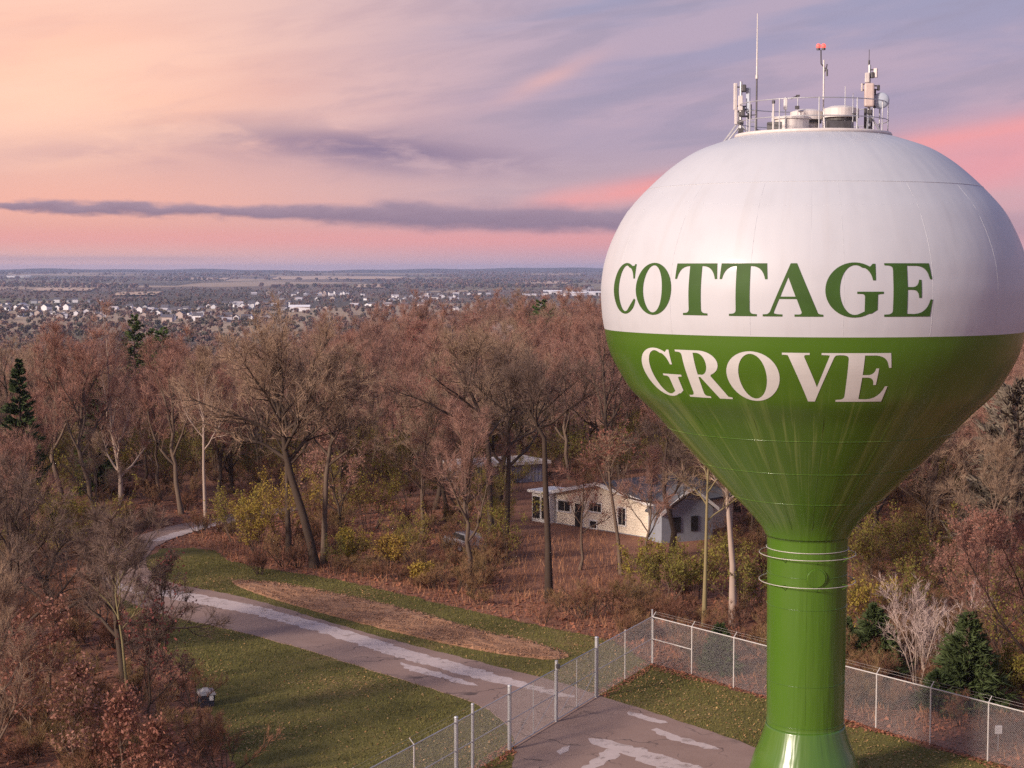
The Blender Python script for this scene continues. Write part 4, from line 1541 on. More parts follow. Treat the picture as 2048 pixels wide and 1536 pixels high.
# kinds for the wood
WOOD = [
    proto(tree_mesh(11, 15.0, .24, clear=.30, nl=11, l1=.48, a_low=62, a_top=18, ntw=10), 'bark_dark', 'twig_wood'),
    proto(tree_mesh(12, 14.0, .20, clear=.38, nl=10, l1=.42, a_low=50, a_top=14, up=.26, ntw=10), 'bark_grey', 'twig_wood'),
    proto(tree_mesh(13, 13.0, .18, clear=.28, nl=10, l1=.50, a_low=70, a_top=22, ntw=11), 'bark_dark', 'twig_wood'),
    proto(tree_mesh(14, 16.0, .22, clear=.40, nl=11, l1=.38, a_low=45, a_top=12, up=.28, ntw=10), 'bark_grey', 'twig_wood'),
    proto(tree_mesh(15, 12.0, .15, clear=.25, nl=10, l1=.46, a_low=55, a_top=16, up=.24, ntw=10), 'bark_grey', 'twig_grey'),
    proto(tree_mesh(16, 14.5, .26, clear=.25, nl=12, l1=.52, a_low=75, a_top=25, ntw=10), 'bark_dark', 'twig_grey'),
    proto(tree_mesh(17, 12.5, .17, clear=.22, nl=10, l1=.46, a_low=64, a_top=20, ntw=8, leaf=2600, leaf_size=.20), 'bark_dark', 'twig_wood', 'leaf_rust'),
    proto(tree_mesh(18, 13.5, .20, clear=.30, nl=11, l1=.44, a_low=60, a_top=18, ntw=11, leaf=900, leaf_size=.18), 'bark_dark', 'twig_wood', 'leaf_red'),
]
WLAB = ['dense reddish bare tree', 'upright fine-twigged bare tree', 'spreading red-brown bare tree', 'tall narrow bare tree', 'slim grey-brown bare tree', 'broad grey-brown dark-limbed tree',
        'rusty leaf-holding tree', 'sparsely red-leaved tree']

# footprints kept free of wood trees
CLEAR = [tuple(G(u, v)[:2]) for u, v in [(240, 1120), (330, 1040), (440, 1012), (600, 1005), (610, 1030), (470, 1062), (430, 1120), (560, 1132), (700, 1156),
                                          (850, 1190), (1000, 1222), (1130, 1245), (1240, 1262), (1304, 1300), (1376, 1325), (1518, 1365), (1764, 1430), (2048, 1500), (2400, 1590),
                                          (2400, 1800), (470, 1800), (330, 1420), (240, 1300), (160, 1180)]]
HOUSE = [tuple(G(u, v)[:2]) for u, v in [(1010, 1180), (1010, 985), (1420, 978), (1480, 1130), (1300, 1185)]]
CAR = [tuple(G(u, v)[:2]) for u, v in [(860, 1170), (860, 1085), (1000, 1085), (1000, 1170)]]
SHED = [tuple(G(u, v)[:2]) for u, v in [(905, 985), (905, 945), (1105, 940), (1105, 975)]]


def free(x, y):
    return not (in_poly(x, y, CLEAR) or in_poly(x, y, HOUSE) or in_poly(x, y, SHED) or in_poly(x, y, CAR) or math.hypot(x - TC.x, y - TC.y) < 14)


# hero trees, one by one ------------------------------------------------------
HERO_XY = []


def hero(u, v, gg, mt, mc, label, ml=None, name='bare_tree', cat='tree', rz=0.0, group=None):
    p = G(u, v)
    HERO_XY.append((p.x, p.y))
    return plant(name, p, proto(gg, mt, mc, ml), label, cat, group, rz)


def tpath(pts, dist):                          # trunk bends given as (du, dv) in photo pixels at that distance, plus depth
    k = dist / F
    return [(a * k, c, -b * k) for a, b, c in pts]


D1 = G(632, 1135).y
hero(630, 1136, tree_mesh(101, 15.8, .31, trunk=tpath([(0, 0, 0), (-6, -40, 0), (-24, -110, .1), (-46, -180, .2), (-58, -235, .2), (-62, -280, 0), (-68, -315, -.2), (-74, -345, 0)], D1),
     clear=.50, nl=15, l1=.52, a_low=74, a_top=22, up=.13, n2=11, n3=9, ntw=12, wob=.12), 'bark_dark', 'twig_grey',
     'largest bare tree at the lawn edge with a dark trunk leaning left')
hero(648, 1128, tree_mesh(102, 14.8, .20, trunk=tpath([(0, 0, 0), (2, -90, 0), (6, -180, 0), (14, -240, .2), (26, -280, .2), (40, -320, 0)], D1 + .8),
     clear=.48, nl=11, l1=.44, a_low=66, a_top=16, up=.17, n2=9, n3=9, ntw=10), 'bark_grey', 'twig_grey',
     'grey forked bare tree rising just right of the left-leaning trunk')
hero(578, 1112, tree_mesh(103, 14.5, .19, trunk=tpath([(0, 0, 0), (-2, -90, 0), (-4, -180, .3), (-10, -280, .3), (-20, -350, 0)], 113),
     clear=.5, nl=9, l1=.40, a_low=55, a_top=14), 'bark_dark', 'twig_dark', 'dark straight trunked bare tree behind the yellow bush at the bend')
hero(984, 1100, tree_mesh(104, 14.6, .23, trunk=tpath([(0, 0, 0), (-4, -90, 0), (-6, -190, 0), (-14, -250, 0), (-40, -310, 0), (-56, -340, 0)], 117),
     clear=.5, nl=12, l1=.50, a_low=78, a_top=20, n2=9, n3=9, ntw=10), 'bark_dark', 'twig_grey', 'dark trunked spreading bare tree left of the cream house lean-to')
hero(1012, 1080, tree_mesh(105, 13.6, .20, trunk=tpath([(0, 0, 0), (4, -100, 0), (6, -190, 0), (2, -260, 0), (-6, -310, 0)], 120),
     clear=.5, nl=10, l1=.46, a_low=70, a_top=18), 'bark_dark', 'twig_grey', 'bare tree standing between the spreading dark tree and the lean-to')
hero(1098, 1205, tree_mesh(106, 14.0, .21, trunk=tpath([(0, 0, 0), (-2, -120, 0), (-8, -250, 0), (-10, -330, 0), (-26, -360, 0), (-40, -385, 0)], 97.5),
     clear=.72, nl=11, l1=.36, a_low=82, a_top=30, n2=9, n3=8), 'bark_dark', 'twig_dark', 'black trunked bare tree crossing in front of the lean-to glazing')
hero(1242, 1150, tree_mesh(107, 10.0, .13, trunk=tpath([(0, 0, 0), (-6, -70, 0), (-18, -150, 0), (-24, -190, 0), (-26, -240, 0)], 106),
     clear=.55, nl=8, l1=.32, a_low=60, a_top=20, n2=6, n3=5, ntw=4, leaf=560, leaf_size=.19), 'bark_grey', 'twig_grey', 'slim tree with orange leaves before the cream gable wall', 'leaf_rust', 'leafy_tree')
hero(1160, 1140, tree_mesh(119, 8.6, .10, clear=.4, nl=9, l1=.36, a_low=55, a_top=16, n2=6, n3=5, ntw=5, leaf=180, leaf_size=.18), 'bark_grey', 'twig_wood', 'slim half-bare tree before the door of the cream house', 'leaf_rust', 'leafy_tree')
hero(1290, 1160, tree_mesh(131, 9.4, .10, clear=.4, nl=10, l1=.36, a_low=55, a_top=16, n2=7, n3=6, ntw=6), 'bark_grey', 'twig_wood', 'slim bare tree before the right end of the cream wall')
hero(1344, 1112, tree_mesh(108, 10.5, .22, trunk=tpath([(0, 0, 0), (4, -50, 0), (-6, -90, 0), (-16, -120, 0), (-18, -170, 0), (-10, -240, 0)], 113),
     clear=.42, nl=9, l1=.46, a_low=80, a_top=25), 'bark_dark', 'twig_dark', 'gnarled dark tree with a hooked limb before the grey wing')
hero(1408, 1255, tree_mesh(109, 12.5, .12, trunk=tpath([(0, 0, 0), (2, -120, 0), (4, -260, 0), (8, -380, 0)], 92),
     clear=.55, nl=8, l1=.28, a_low=60, a_top=20, ntw=6), 'bark_moss', 'twig_grey', 'slim mossy trunked tree behind the fence left of the tower')
hero(1466, 1250, tree_mesh(110, 13.0, .20, trunk=tpath([(0, 0, 0), (-2, -120, 0), (-14, -260, 0), (-18, -380, 0)], 92.5),
     clear=.62, nl=8, l1=.26, a_low=70, a_top=20, ntw=6), 'bark_pale', 'twig_grey', 'pale brown straight trunk nearest the left of the tower column')
hero(242, 1010, tree_mesh(111, 16.0, .20, trunk=tpath([(0, 0, 0), (0, -50, 0), (-4, -80, 0), (-16, -150, 0), (-20, -230, 0), (-22, -300, 0)], 137),
     clear=.25, nl=11, l1=.42, a_low=60, a_top=16, up=.2, ntw=11), 'bark_pale', 'twig_wood', 'bare tree with a pale kinked trunk left of the road bend')
hero(412, 1060, tree_mesh(112, 13.5, .13, trunk=tpath([(0, 0, 0), (-3, -120, 0), (-2, -220, 0), (2, -290, 0)], 125),
     clear=.48, nl=10, l1=.34, a_low=48, a_top=12, up=.3, ntw=9), 'bark_pale', 'twig_grey', 'slim pale straight tree beside the far bend of the road')
# left foreground
hero(250, 1385, tree_mesh(113, 9.3, .19, trunk=tpath([(0, 0, 0), (-6, -60, 0), (-14, -130, 0), (-22, -200, .2), (-20, -270, .2)], 77),
     clear=.38, nl=10, l1=.46, a_low=74, a_top=20, ntw=9, twl=.6), 'bark_dark', 'twig_dark', 'dark crooked bare tree in the left foreground by the lawn corner')
hero(262, 1478, tree_mesh(114, 9.0, .075, trunk=tpath([(0, 0, 0), (-6, -90, 0), (-14, -200, 0), (-26, -290, 0), (-24, -370, 0)], 69),
     clear=.55, nl=8, l1=.34, a_low=55, a_top=18, ntw=8, twl=.6), 'bark_moss', 'twig_dark', 'thin mossy pole of a tree in the left foreground')
hero(120, 1300, tree_mesh(115, 10.0, .20, trunk=tpath([(0, 0, 0), (-12, -60, 0), (-24, -120, .2), (-60, -180, .3), (-84, -230, .2)], 85),
     clear=.30, nl=11, l1=.56, a_low=80, a_top=30, up=.10, ntw=10, twl=.6), 'bark_dark', 'twig_dark', 'dark bare tree with low arching limbs at the left edge')
hero(20, 1340, tree_mesh(116, 10.5, .18, clear=.25, nl=11, l1=.54, a_low=76, a_top=24, ntw=10, twl=.6), 'bark_dark', 'twig_dark', 'dark bare tree cut by the left edge of the picture')
hero(298, 1470, tree_mesh(117, 6.0, .06, clear=.3, nl=9, l1=.42, a_low=60, a_top=20, ntw=6, twl=.5, leaf=500, leaf_size=.16), 'bark_dark', 'twig_dark',
     'small red leaved sapling beside the navy bin', 'leaf_red', 'leafy_sapling')
hero(330, 1300, tree_mesh(118, 5.2, .06, clear=.2, nl=9, l1=.5, a_low=65, a_top=20, ntw=6, twl=.45, leaf=420, leaf_size=.15), 'bark_dark', 'twig_dark',
     'small purple-red leaved sapling in front of the road bend', 'leaf_red', 'leafy_sapling')
for k, (u, v, H, n, lab) in enumerate([(60, 1500, 5.2, 1500, 'rust leaved young oak at the bottom left corner'), (150, 1560, 4.6, 1500, 'rust leaved young oak low at the bottom left beside the corner one'),
                                        (245, 1580, 3.6, 1500, 'bright orange-rust bush at the bottom edge left of the lawn'), (0, 1470, 5.4, 900, 'rust leaved young oak against the left picture edge'),
                                        (110, 1430, 5.0, 700, 'thinly leaved young oak in the left foreground thicket'), (330, 1590, 2.6, 700, 'low rusty bush at the bottom lawn edge')]):
    hero(u, v, tree_mesh(120 + k, H, .06, clear=.12, top=.8, nl=10, l1=.48, a_low=66, a_top=20, ntw=5, twl=.4, n2=7, n3=6, leaf=n, leaf_size=.15), 'bark_grey', 'twig_brush', lab, 'leaf_rust', 'young_oak')

# conifers
CON = [(1748, 1345, 3.4, 3.0, 'needles', 'dark young spruce behind the fence right of the tower'),
       (1935, 1412, 4.4, 3.4, 'needles', 'young spruce with a bare leader behind the right fence'),
       (1440, 1345, 2.4, 1.9, 'needles', 'low dark spruce behind the fence left of the tower'),
       (36, 850, 6.6, 5.0, 'needles', 'dark spruce standing out of the wood at the left edge'),
       (187, 800, 7.2, 5.0, 'needles', 'dark evergreen top in the wood above the pale kinked trunk'),
       (1690, 1330, 2.4, 2.0, 'needles', 'small spruce close to the right side of the tower column'),
       (1860, 1480, 1.8, 2.2, 'needles', 'low spruce spreading against the right fence')]
for k, (u, v, H, W, m, lab) in enumerate(CON):
    if v < 900:
        y = {36: 121.0, 187: 142.0}[u]
        zt_ = CAMZ - ({36: 712, 187: 738}[u] - 538) * y / F
        p = at(u, y, height(at(u, y).x, y))
        H = zt_ - p.z
        W = H * .30
    else:
        p = G(u, v)
        if u == 1860: p = p + Vector((1.5, 4.5, 0))
    HERO_XY.append((p.x, p.y))
    plant('spruce_tree', p, proto(conifer_mesh(200 + k, H, W, dens=62 if H < 6 else 22, spray=26, ragged_=.25 if H < 6 else .5), 'bark_dark', m), lab, 'tree', 'spruce trees in and along the wood')
# evergreens that stand out of the canopy far back: (u, top v, distance, label)
for k, (u, vt, y, wd, lab) in enumerate([(268, 628, 205, 2.6, 'tall green evergreen breaking the canopy below the distant town'),
                                     (326, 652, 212, 2.8, 'rounded green evergreen right of the taller one below the town'),
                                     (302, 655, 216, 2.2, 'small green evergreen between the two below the town'),
                                     (1084, 598, 255, 3.4, 'green evergreen breaking the canopy left of the tank')]):
    x = (u - 1024) / F * y
    g = height(x, y)
    top_ = CAMZ - (vt - 538) * y / F
    HERO_XY.append((x, y))
    plant('evergreen_tree', (x, y, g), proto(conifer_mesh(230 + k, top_ - g, wd * 2, dens=16, spray=20, top_pow=.55, ragged_=.4), 'bark_dark', 'needles_light'), lab, 'tree', 'evergreens in the canopy')
# feathery grey larch-like tree at the right edge, pale birches
y = 108.0
p = at(2040, y, 0)
plant('feathery_tree', p, proto(conifer_mesh(250, 12.5, 8.0, dens=20, spray=22, droop=.05, top_pow=.5), 'bark_dark', 'feather'), 'feathery grey-brown tree at the right edge beyond the fence', 'tree')
HERO_XY.append((p.x, p.y))
for k, (u, y) in enumerate([(978, 225), (1000, 230), (1016, 228), (890, 236)]):
    x = (u - 1024) / F * y
    HERO_XY.append((x, y))
    plant('birch_tree', (x, y, height(x, y)), proto(tree_mesh(260 + k, 13.4, .12, clear=.35, nl=10, l1=.28, a_low=36, a_top=10, up=.3, ntw=6, tww=.022), 'bark_pale', 'twig_pale'),
          ['white stemmed birch, left one of the pale group in the canopy', 'white stemmed birch in the middle of the pale canopy group', 'white stemmed birch, right one of the pale group in the canopy',
           'pale stemmed birch alone in the canopy above the spreading tree'][k], 'tree', 'birches in the canopy')
# pale bare shrub behind the right fence
hero(1838, 1372, shrub_mesh(270, 4.6, 2.2, stems=10, n2=9, n3=7, ntw=6, twl=.4, tww=.016, r0=.05, spread=(5, 32)), 'bark_pale', 'twig_pale', 'pale silvery bare shrub behind the right fence', None, 'bare_shrub', 'shrub')

# leafy bushes: (u, v, H, W, leaf material, label)
BUSH = [(520, 1112, 3.6, 3.6, 'leaf_yellow', 'large yellow bush beside the road bend'), (470, 1085, 3.2, 3.0, 'leaf_olive', 'olive bush between the road bend and the yellow bush'),
        (570, 1100, 4.2, 3.2, 'leaf_yellow', 'tall yellow bush behind the left-leaning trunk'), (700, 1132, 2.4, 2.2, 'leaf_yellow', 'small bright yellow-green bush right of the forked tree'),
        (780, 1140, 2.2, 1.6, 'leaf_yellow', 'narrow yellow-green bush in the wood edge middle'), (846, 1168, 1.2, 1.4, 'leaf_yellow', 'low yellow bush in front of the parked car'),
        (1275, 1190, 3.0, 3.0, 'leaf_yellow', 'yellow-green bush just left of the corner fence post'), (1340, 1205, 3.4, 3.4, 'leaf_olive', 'olive bush behind the corner of the fence'),
        (1400, 1200, 3.2, 3.0, 'leaf_olive', 'olive bush below the grey wing of the house'), (1495, 1240, 3.4, 3.0, 'leaf_olive', 'olive bush touching the left side of the tower column'),
        (1720, 1280, 3.4, 3.2, 'leaf_yellow', 'yellow bush behind the dark spruce right of the tower'), (1800, 1265, 3.6, 3.4, 'leaf_olive', 'olive bush behind the pale silvery shrub'),
        (1760, 1180, 4.4, 4.4, 'leaf_olive', 'tall olive thicket bush right of the tower column'), (1840, 1170, 4.6, 4.6, 'leaf_olive', 'tall olive thicket bush above the pale silvery shrub'),
        (1700, 1170, 4.0, 3.4, 'leaf_olive', 'olive thicket bush close by the tower column ring rail'), (1985, 1235, 3.4, 3.2, 'leaf_olive', 'olive thicket bush behind the right spruce'),
        (2040, 1360, 3.8, 3.4, 'leaf_olive', 'olive bush at the right edge behind the fence'), (2010, 1400, 2.2, 2.0, 'leaf_olive', 'olive bush right of the spruce with the bare leader'),
        (740, 1060, 3.6, 3.4, 'leaf_olive', 'olive bush in the shade of the wood middle'), (660, 1040, 3.8, 3.4, 'leaf_olive', 'olive bush behind the forked grey tree'),
        (350, 985, 4.2, 4.4, 'leaf_olive', 'olive bush beyond the road left of the pale slim tree'), (300, 940, 4.6, 5.0, 'leaf_olive', 'broad olive bush deep in the left wood'),
        (430, 960, 4.4, 4.6, 'leaf_olive', 'broad olive bush beyond the far road bend'), (225, 985, 2.8, 1.8, 'leaf_yellow', 'small green-yellow bush by the pale kinked trunk'),
        (130, 1010, 4.0, 4.0, 'leaf_olive', 'olive bush in the left wood near the picture edge'), (820, 1010, 4.0, 3.6, 'leaf_olive', 'olive bush behind the narrow yellow-green bush'),
        (520, 990, 4.2, 4.2, 'leaf_olive', 'olive bush where the road enters the wood'), (600, 960, 4.6, 5.0, 'leaf_yellow', 'yellow-olive bush deep behind the left-leaning trunk')]
for k, (u, v, H, W, m, lab) in enumerate(BUSH):
    n = 1500 if v > 1100 else 1500
    H, W = H * (.92 if v > 1100 else 1.2), W * (.95 if v > 1100 else 1.25)
    hero(u, v, shrub_mesh(300 + k, H, W, stems=10, n2=6, n3=6, ntw=5, leaf=int(n * 1.5), leaf_size=.135, spread=(8, 42)), 'bark_grey', 'twig_brush', lab, m, 'leafy_bush', 'bush', group='leafy bushes')


# ------------------------------------------------------------------ the wood: 280 single trees, the rest as one mass
def spots():
    r = random.Random(42)
    near, far = [], []
    cell = 6.4
    y = 62.0
    while y < 470:
        half = y * .40 + 12
        x = -half
        while x < half:
            px, py = x + r.uniform(-2.6, 2.6), y + r.uniform(-2.6, 2.6)
            x += cell * (1.0 if y < 200 else 1.15)
            if not free(px, py): continue
            u = 1024 + F * px / py
            if py < 122 and 140 < u < 500: continue
            if py < 100 and -12 < px < 22: continue
            if py < 88 and px < 0 and r.random() < .45: continue
            if any((px - a) ** 2 + (py - b_) ** 2 < 9 for a, b_ in HERO_XY): continue
            az = math.degrees(math.atan2(px, py))
            if az < -5 and py > 420: continue
            inview = -60 < u < 2110
            if not inview and py < 100: continue
            (near if inview else far).append((py if inview else py + 1000, px, py))
        y += cell * (1.0 if y < 200 else 1.2)
    near.sort()
    return [(a, b_) for _, a, b_ in near], [(a, b_) for _, a, b_ in far]


near, out_of_view = spots()
print('wood spots in view', len(near), 'outside', len(out_of_view))
rw = random.Random(9)


def pick_kind(x, y):
    u = 1024 + F * x / y
    k = math.sin(x * .05 + 1.7) + math.sin(y * .043 + x * .02)
    q = rw.random()
    if k > .7: return rw.choice([0, 2, 6, 7, 2, 1])
    if k < -.7: return rw.choice([4, 5, 3, 1, 4])
    return rw.choice([0, 1, 2, 3, 4, 5, 0, 1, 2, 7, 6]) if q < .95 else 6


def zone(x, y):
    u = 1024 + F * x / y
    if y < 92: return 'in the left foreground' if u < 700 else 'close behind the right fence'
    if u < 200: return 'at the left side near' if y < 130 else ('at the left side midway' if y < 190 else 'at the left side far back')
    a = 'near' if y < 135 else ('midway' if y < 190 else 'far back')
    for lim, nm in ((430, 'beyond the road bend'), (600, 'behind the yellow bushes'), (760, 'behind the largest lawn-edge tree'), (920, 'left of the long shed'), (1100, 'behind the long shed'),
                    (1330, 'behind the cream house'), (1620, 'behind the tower stem'), (1840, 'right of the tower stem'), (9999, 'at the right picture edge')):
        if u < lim: return nm + ', ' + a


INDIV = near[:285]
first = {}
for (x, y) in INDIV:
    k = pick_kind(x, y)
    if x < -6 and y < 112 and k in (0, 6, 7): k = rw.choice([2, 4, 5])
    sc = rw.uniform(.78, 1.10)
    if 88 < y < 118 and -6 < x < 16: k, sc = rw.choice([1, 4, 4, 3]), rw.uniform(.55, .85)
    if (x - 0) / y < -.135 and y > 135: sc *= .84
    if y < 100: sc *= .90 if x < -13 else .72
    elif x < -8 and y < 130: sc *= .80
    o = plant('leafy_tree' if k == 6 else 'bare_tree', (x, y, height(x, y) - .05), WOOD[k], WLAB[k] + ' ' + zone(x, y), 'tree', 'trees of the wood' if k < 6 else 'leaf-holding trees of the wood', rw.uniform(0, 6.28), sc)
    o.rotation_euler = (rw.uniform(-.06, .06), rw.uniform(-.06, .06), rw.uniform(0, 6.28))
    first.setdefault(k, o)


def scatter(name, pts, scl, sources, label, seed=0):
    """one object that repeats plants over many points; sources are lists of part objects"""
    me = bpy.data.meshes.new(name)
    me.from_pydata([tuple(p) for p in pts], [], [])
    a = me.attributes.new('scl', 'FLOAT', 'POINT')
    a.data.foreach_set('value', np.asarray(scl, dtype=np.float32))
    rr = np.random.default_rng(seed).uniform(0, 6.283, len(pts))
    a = me.attributes.new('rot', 'FLOAT', 'POINT')
    a.data.foreach_set('value', rr.astype(np.float32))
    o = link(name, me)
    ng = bpy.data.node_groups.new(name, 'GeometryNodeTree')
    ng.interface.new_socket('Geometry', in_out='INPUT', socket_type='NodeSocketGeometry')
    ng.interface.new_socket('Geometry', in_out='OUTPUT', socket_type='NodeSocketGeometry')
    N, Lk = ng.nodes, ng.links
    gi, go = N.new('NodeGroupInput'), N.new('NodeGroupOutput')
    ip = N.new('GeometryNodeInstanceOnPoints')
    jn = N.new('GeometryNodeJoinGeometry')
    for src in sources:
        j2 = N.new('GeometryNodeJoinGeometry')
        for s in src:
            oi = N.new('GeometryNodeObjectInfo')
            oi.transform_space = 'ORIGINAL'
            oi.inputs['Object'].default_value = s
            Lk.new(oi.outputs['Geometry'], j2.inputs[0])
        gti = N.new('GeometryNodeGeometryToInstance')
        Lk.new(j2.outputs[0], gti.inputs[0])
        Lk.new(gti.outputs[0], jn.inputs[0])
    Lk.new(gi.outputs[0], ip.inputs['Points'])
    Lk.new(jn.outputs[0], ip.inputs['Instance'])
    ip.inputs['Pick Instance'].default_value = True
    rv = N.new('FunctionNodeRandomValue')
    rv.data_type = 'INT'
    rv.inputs[4].default_value, rv.inputs[5].default_value = 0, len(sources) - 1
    rv.inputs['Seed'].default_value = seed
    Lk.new(rv.outputs[2], ip.inputs['Instance Index'])
    na = N.new('GeometryNodeInputNamedAttribute'); na.data_type = 'FLOAT'; na.inputs[0].default_value = 'rot'
    cx = N.new('ShaderNodeCombineXYZ')
    Lk.new(na.outputs[0], cx.inputs[2])
    Lk.new(cx.outputs[0], ip.inputs['Rotation'])
    nb = N.new('GeometryNodeInputNamedAttribute'); nb.data_type = 'FLOAT'; nb.inputs[0].default_value = 'scl'
    Lk.new(nb.outputs[0], ip.inputs['Scale'])
    Lk.new(ip.outputs[0], go.inputs[0])
    md = o.modifiers.new('plants', 'NODES')
    md.node_group = ng
    return tag(o, label, None, None, 'stuff')


rest = near[285:] + out_of_view
src = [list(first[k].children) for k in sorted(first)]
if rest:
    scatter('woodland', [(x, y, height(x, y) - .05) for x, y in rest], [rw.uniform(.75, 1.12) * (.84 if x / y < -.135 else 1) for x, y in rest], src, 'bare reddish-brown woodland canopy stretching back to the distant town', 3)

# undergrowth: bare brush as one tangled mass
BR = [proto(shrub_mesh(400 + k, H, W, stems=9, n2=6, n3=6, ntw=6, spread=(8, 55)), 'bark_dark', 'twig_brush') for k, (H, W) in enumerate([(1.6, 1.8), (2.2, 2.2), (1.2, 1.6)])]
bsrc = []
for k, (u, v, lab) in enumerate([(520, 1150, 'low tangle of red-brown brush at the end of the mulch strip'), (1180, 1235, 'red-brown brush at the wood edge left of the corner post'), (940, 1190, 'low red-brown brush before the spreading dark tree'), (905, 1118, 'brush hiding the front of the grey parked car'),
                                  (948, 1124, 'brush hiding the rear wheels of the grey parked car')]):
    o = plant('brush', G(u, v), BR[k % 3], lab, 'brush', 'brush along the wood edge')
    if k < 3: bsrc.append(list(o.children))
pts, scl = [], []
rb = random.Random(77)
while len(pts) < 1250:
    y = 62 + 130 * rb.random() ** 1.3
    x = rb.uniform(-1, 1) * (y * .36 + 4)
    if in_poly(x, y, LAWN) or in_poly(x, y, ROAD) or in_poly(x, y, HOUSE) or math.hypot(x - TC.x, y - TC.y) < 12: continue
    if in_poly(x, y, CLEAR) and rb.random() < .6: continue
    q = Vector((x, y, 0)) - P0
    if q.dot(bn) < .6 and x > P0.x - 1 and y < 84: continue
    if y < 70 and -10 < x: continue
    pts.append((x, y, height(x, y))); scl.append(rb.uniform(.6, 1.25))
scatter('undergrowth', pts, [q * .8 for q in scl], bsrc, 'tangle of leafless red-brown undergrowth covering the forest floor', 8)


osrc = [list(next(o for o in COL.objects if o.get('label') == nm).children) for nm in ('broad olive bush deep in the left wood', 'olive bush behind the forked grey tree', 'olive bush below the grey wing of the house')]
pts, scl = [], []
while len(pts) < 230:
    y = rb.uniform(104, 215)
    x = rb.uniform(-1, 1) * (y * .36 + 4)
    if not free(x, y) or math.sin(x * .11 + 1) + math.sin(y * .09 + x * .04) < -.3: continue
    pts.append((x, y, height(x, y))); scl.append(rb.uniform(.55, 1.0))
scatter('olive_undergrowth', pts, scl, osrc, 'olive and yellow-green shrubs growing under the bare trees', 12)


# ------------------------------------------------------------------ grass, leaves, dry stalks
def blade_field(name, n, test, h0, h1, w, m, label, area, seed, z=0.02, lean=.5, flat=False, size=(.07, .13)):
    rg = np.random.default_rng(seed)
    P = []
    while len(P) < n:
        x = rg.uniform(area[0], area[1], 4000); y = rg.uniform(area[2], area[3], 4000)
        for a, b_ in zip(x, y):
            if test(a, b_): P.append((a, b_, z))
            if len(P) >= n: break
    s = np.array(P)
    g = Geo()
    if flat:
        c = s.copy(); c[:, 2] += rg.uniform(.02, .05, n)
        a = norm(np.stack([rg.normal(size=n), rg.normal(size=n), rg.normal(size=n) * .35], 1))
        b_ = norm(np.cross(a, np.array([0, 0, 1.0])))
        sz = rg.uniform(size[0], size[1], n)[:, None]
        V = np.stack([c - a * sz * .6, c + b_ * sz * .4, c + a * sz * .6, c - b_ * sz * .4], 1).reshape(-1, 3)
        o = (np.arange(n) * 4)[:, None]
        g.add(V, np.concatenate([o + np.array([[0, 1, 2]]), o + np.array([[0, 2, 3]])]))
    else:
        d = norm(np.stack([rg.normal(size=n) * lean, rg.normal(size=n) * lean, np.ones(n)], 1))
        g.add(*blades(rg, s, d, rg.uniform(h0, h1, n), np.full(n, w)))
    return tag(link(name, g.mesh(name, m)), label, None, None, 'stuff')


def on_lawn(x, y):
    return in_poly(x, y, LAWN) and not in_poly(x, y, ROAD) and not in_poly(x, y, MULCH)


def vary(name, cols, scale):
    m, nt, b = new_mat(name)
    n = noise(nt, geovec(nt), scale, 5, .7)
    k = len(cols) - 1
    setc(nt, b, ramp(nt, n, [(.3 + .4 * i / k, (*c, 1)) for i, c in enumerate(cols)]))
    b.inputs['Roughness'].default_value = .85
    b.inputs['Specular IOR Level'].default_value = .2
    return m


M['blade'] = vary('grass_blades', [(0.095, 0.085, 0.024), (0.15, 0.138, 0.04), (0.22, 0.165, 0.065)], 1.2)
M['fallen'] = vary('fallen_leaves', [(0.22, 0.085, 0.05), (0.34, 0.17, 0.08), (0.48, 0.32, 0.12), (0.55, 0.42, 0.28)], 9.0)
M['fallen_red'] = vary('fallen_red_leaves', [(0.20, 0.075, 0.045), (0.34, 0.13, 0.075), (0.46, 0.21, 0.12)], 7.0)
M['chip'] = vary('mulch_chips', [(0.26, 0.125, 0.07), (0.38, 0.20, 0.115), (0.46, 0.27, 0.165)], 5.0)
M['stalk'] = vary('dry_stalks', [(0.22, 0.09, 0.05), (0.36, 0.17, 0.09), (0.44, 0.25, 0.14)], .35)
AREA = (-26, 26, 54, 112)
blade_field('grass_tufts', 60000, on_lawn, .05, .15, .035, M['blade'], 'short uneven grass blades over the lawns', AREA, 1)
blade_field('fallen_leaves', 7000, lambda x, y: on_lawn(x, y) and random.random() < .12 + .9 * max(0, math.sin(x * .31 + y * .17) * math.sin(y * .43 - x * .22 + 1)) + (.5 if x > 3 else 0), 0, 0, 0, M['fallen'], 'scattered yellow and brown leaves lying on the grass', AREA, 2, flat=True)
blade_field('edge_leaves', 5000, lambda x, y: abs((Vector((x, y, 0)) - P0).dot(bn)) < .55 + .3 * math.sin(x) and x > P0.x - .3 or
            (abs((Vector((x, y, 0)) - P0).dot(nrm)) < .45 and y < P0.y and not in_poly(x, y, ROAD)), 0, 0, 0, M['fallen_red'], 'drift of red-brown leaves caught along the fence foot', (-10, 32, 50, 84), 3, flat=True, size=(.08, .18))
blade_field('mulch_chips', 9000, lambda x, y: in_poly(x, y, MULCH), 0, 0, 0, M['chip'], 'coarse orange-brown chips and leaves over the mulch strip', (-22, 6, 80, 115), 4, z=.11, flat=True, size=(.06, .13))


def wood_edge(x, y):
    if in_poly(x, y, LAWN) or in_poly(x, y, ROAD): return False
    d = (Vector((x, y, 0)) - P0).dot(bn)
    if x > P0.x: return .8 < d < 9
    return y > 82 and x > -24 and free(x, y) is False or (y < 125 and x > -22 and y > 85)


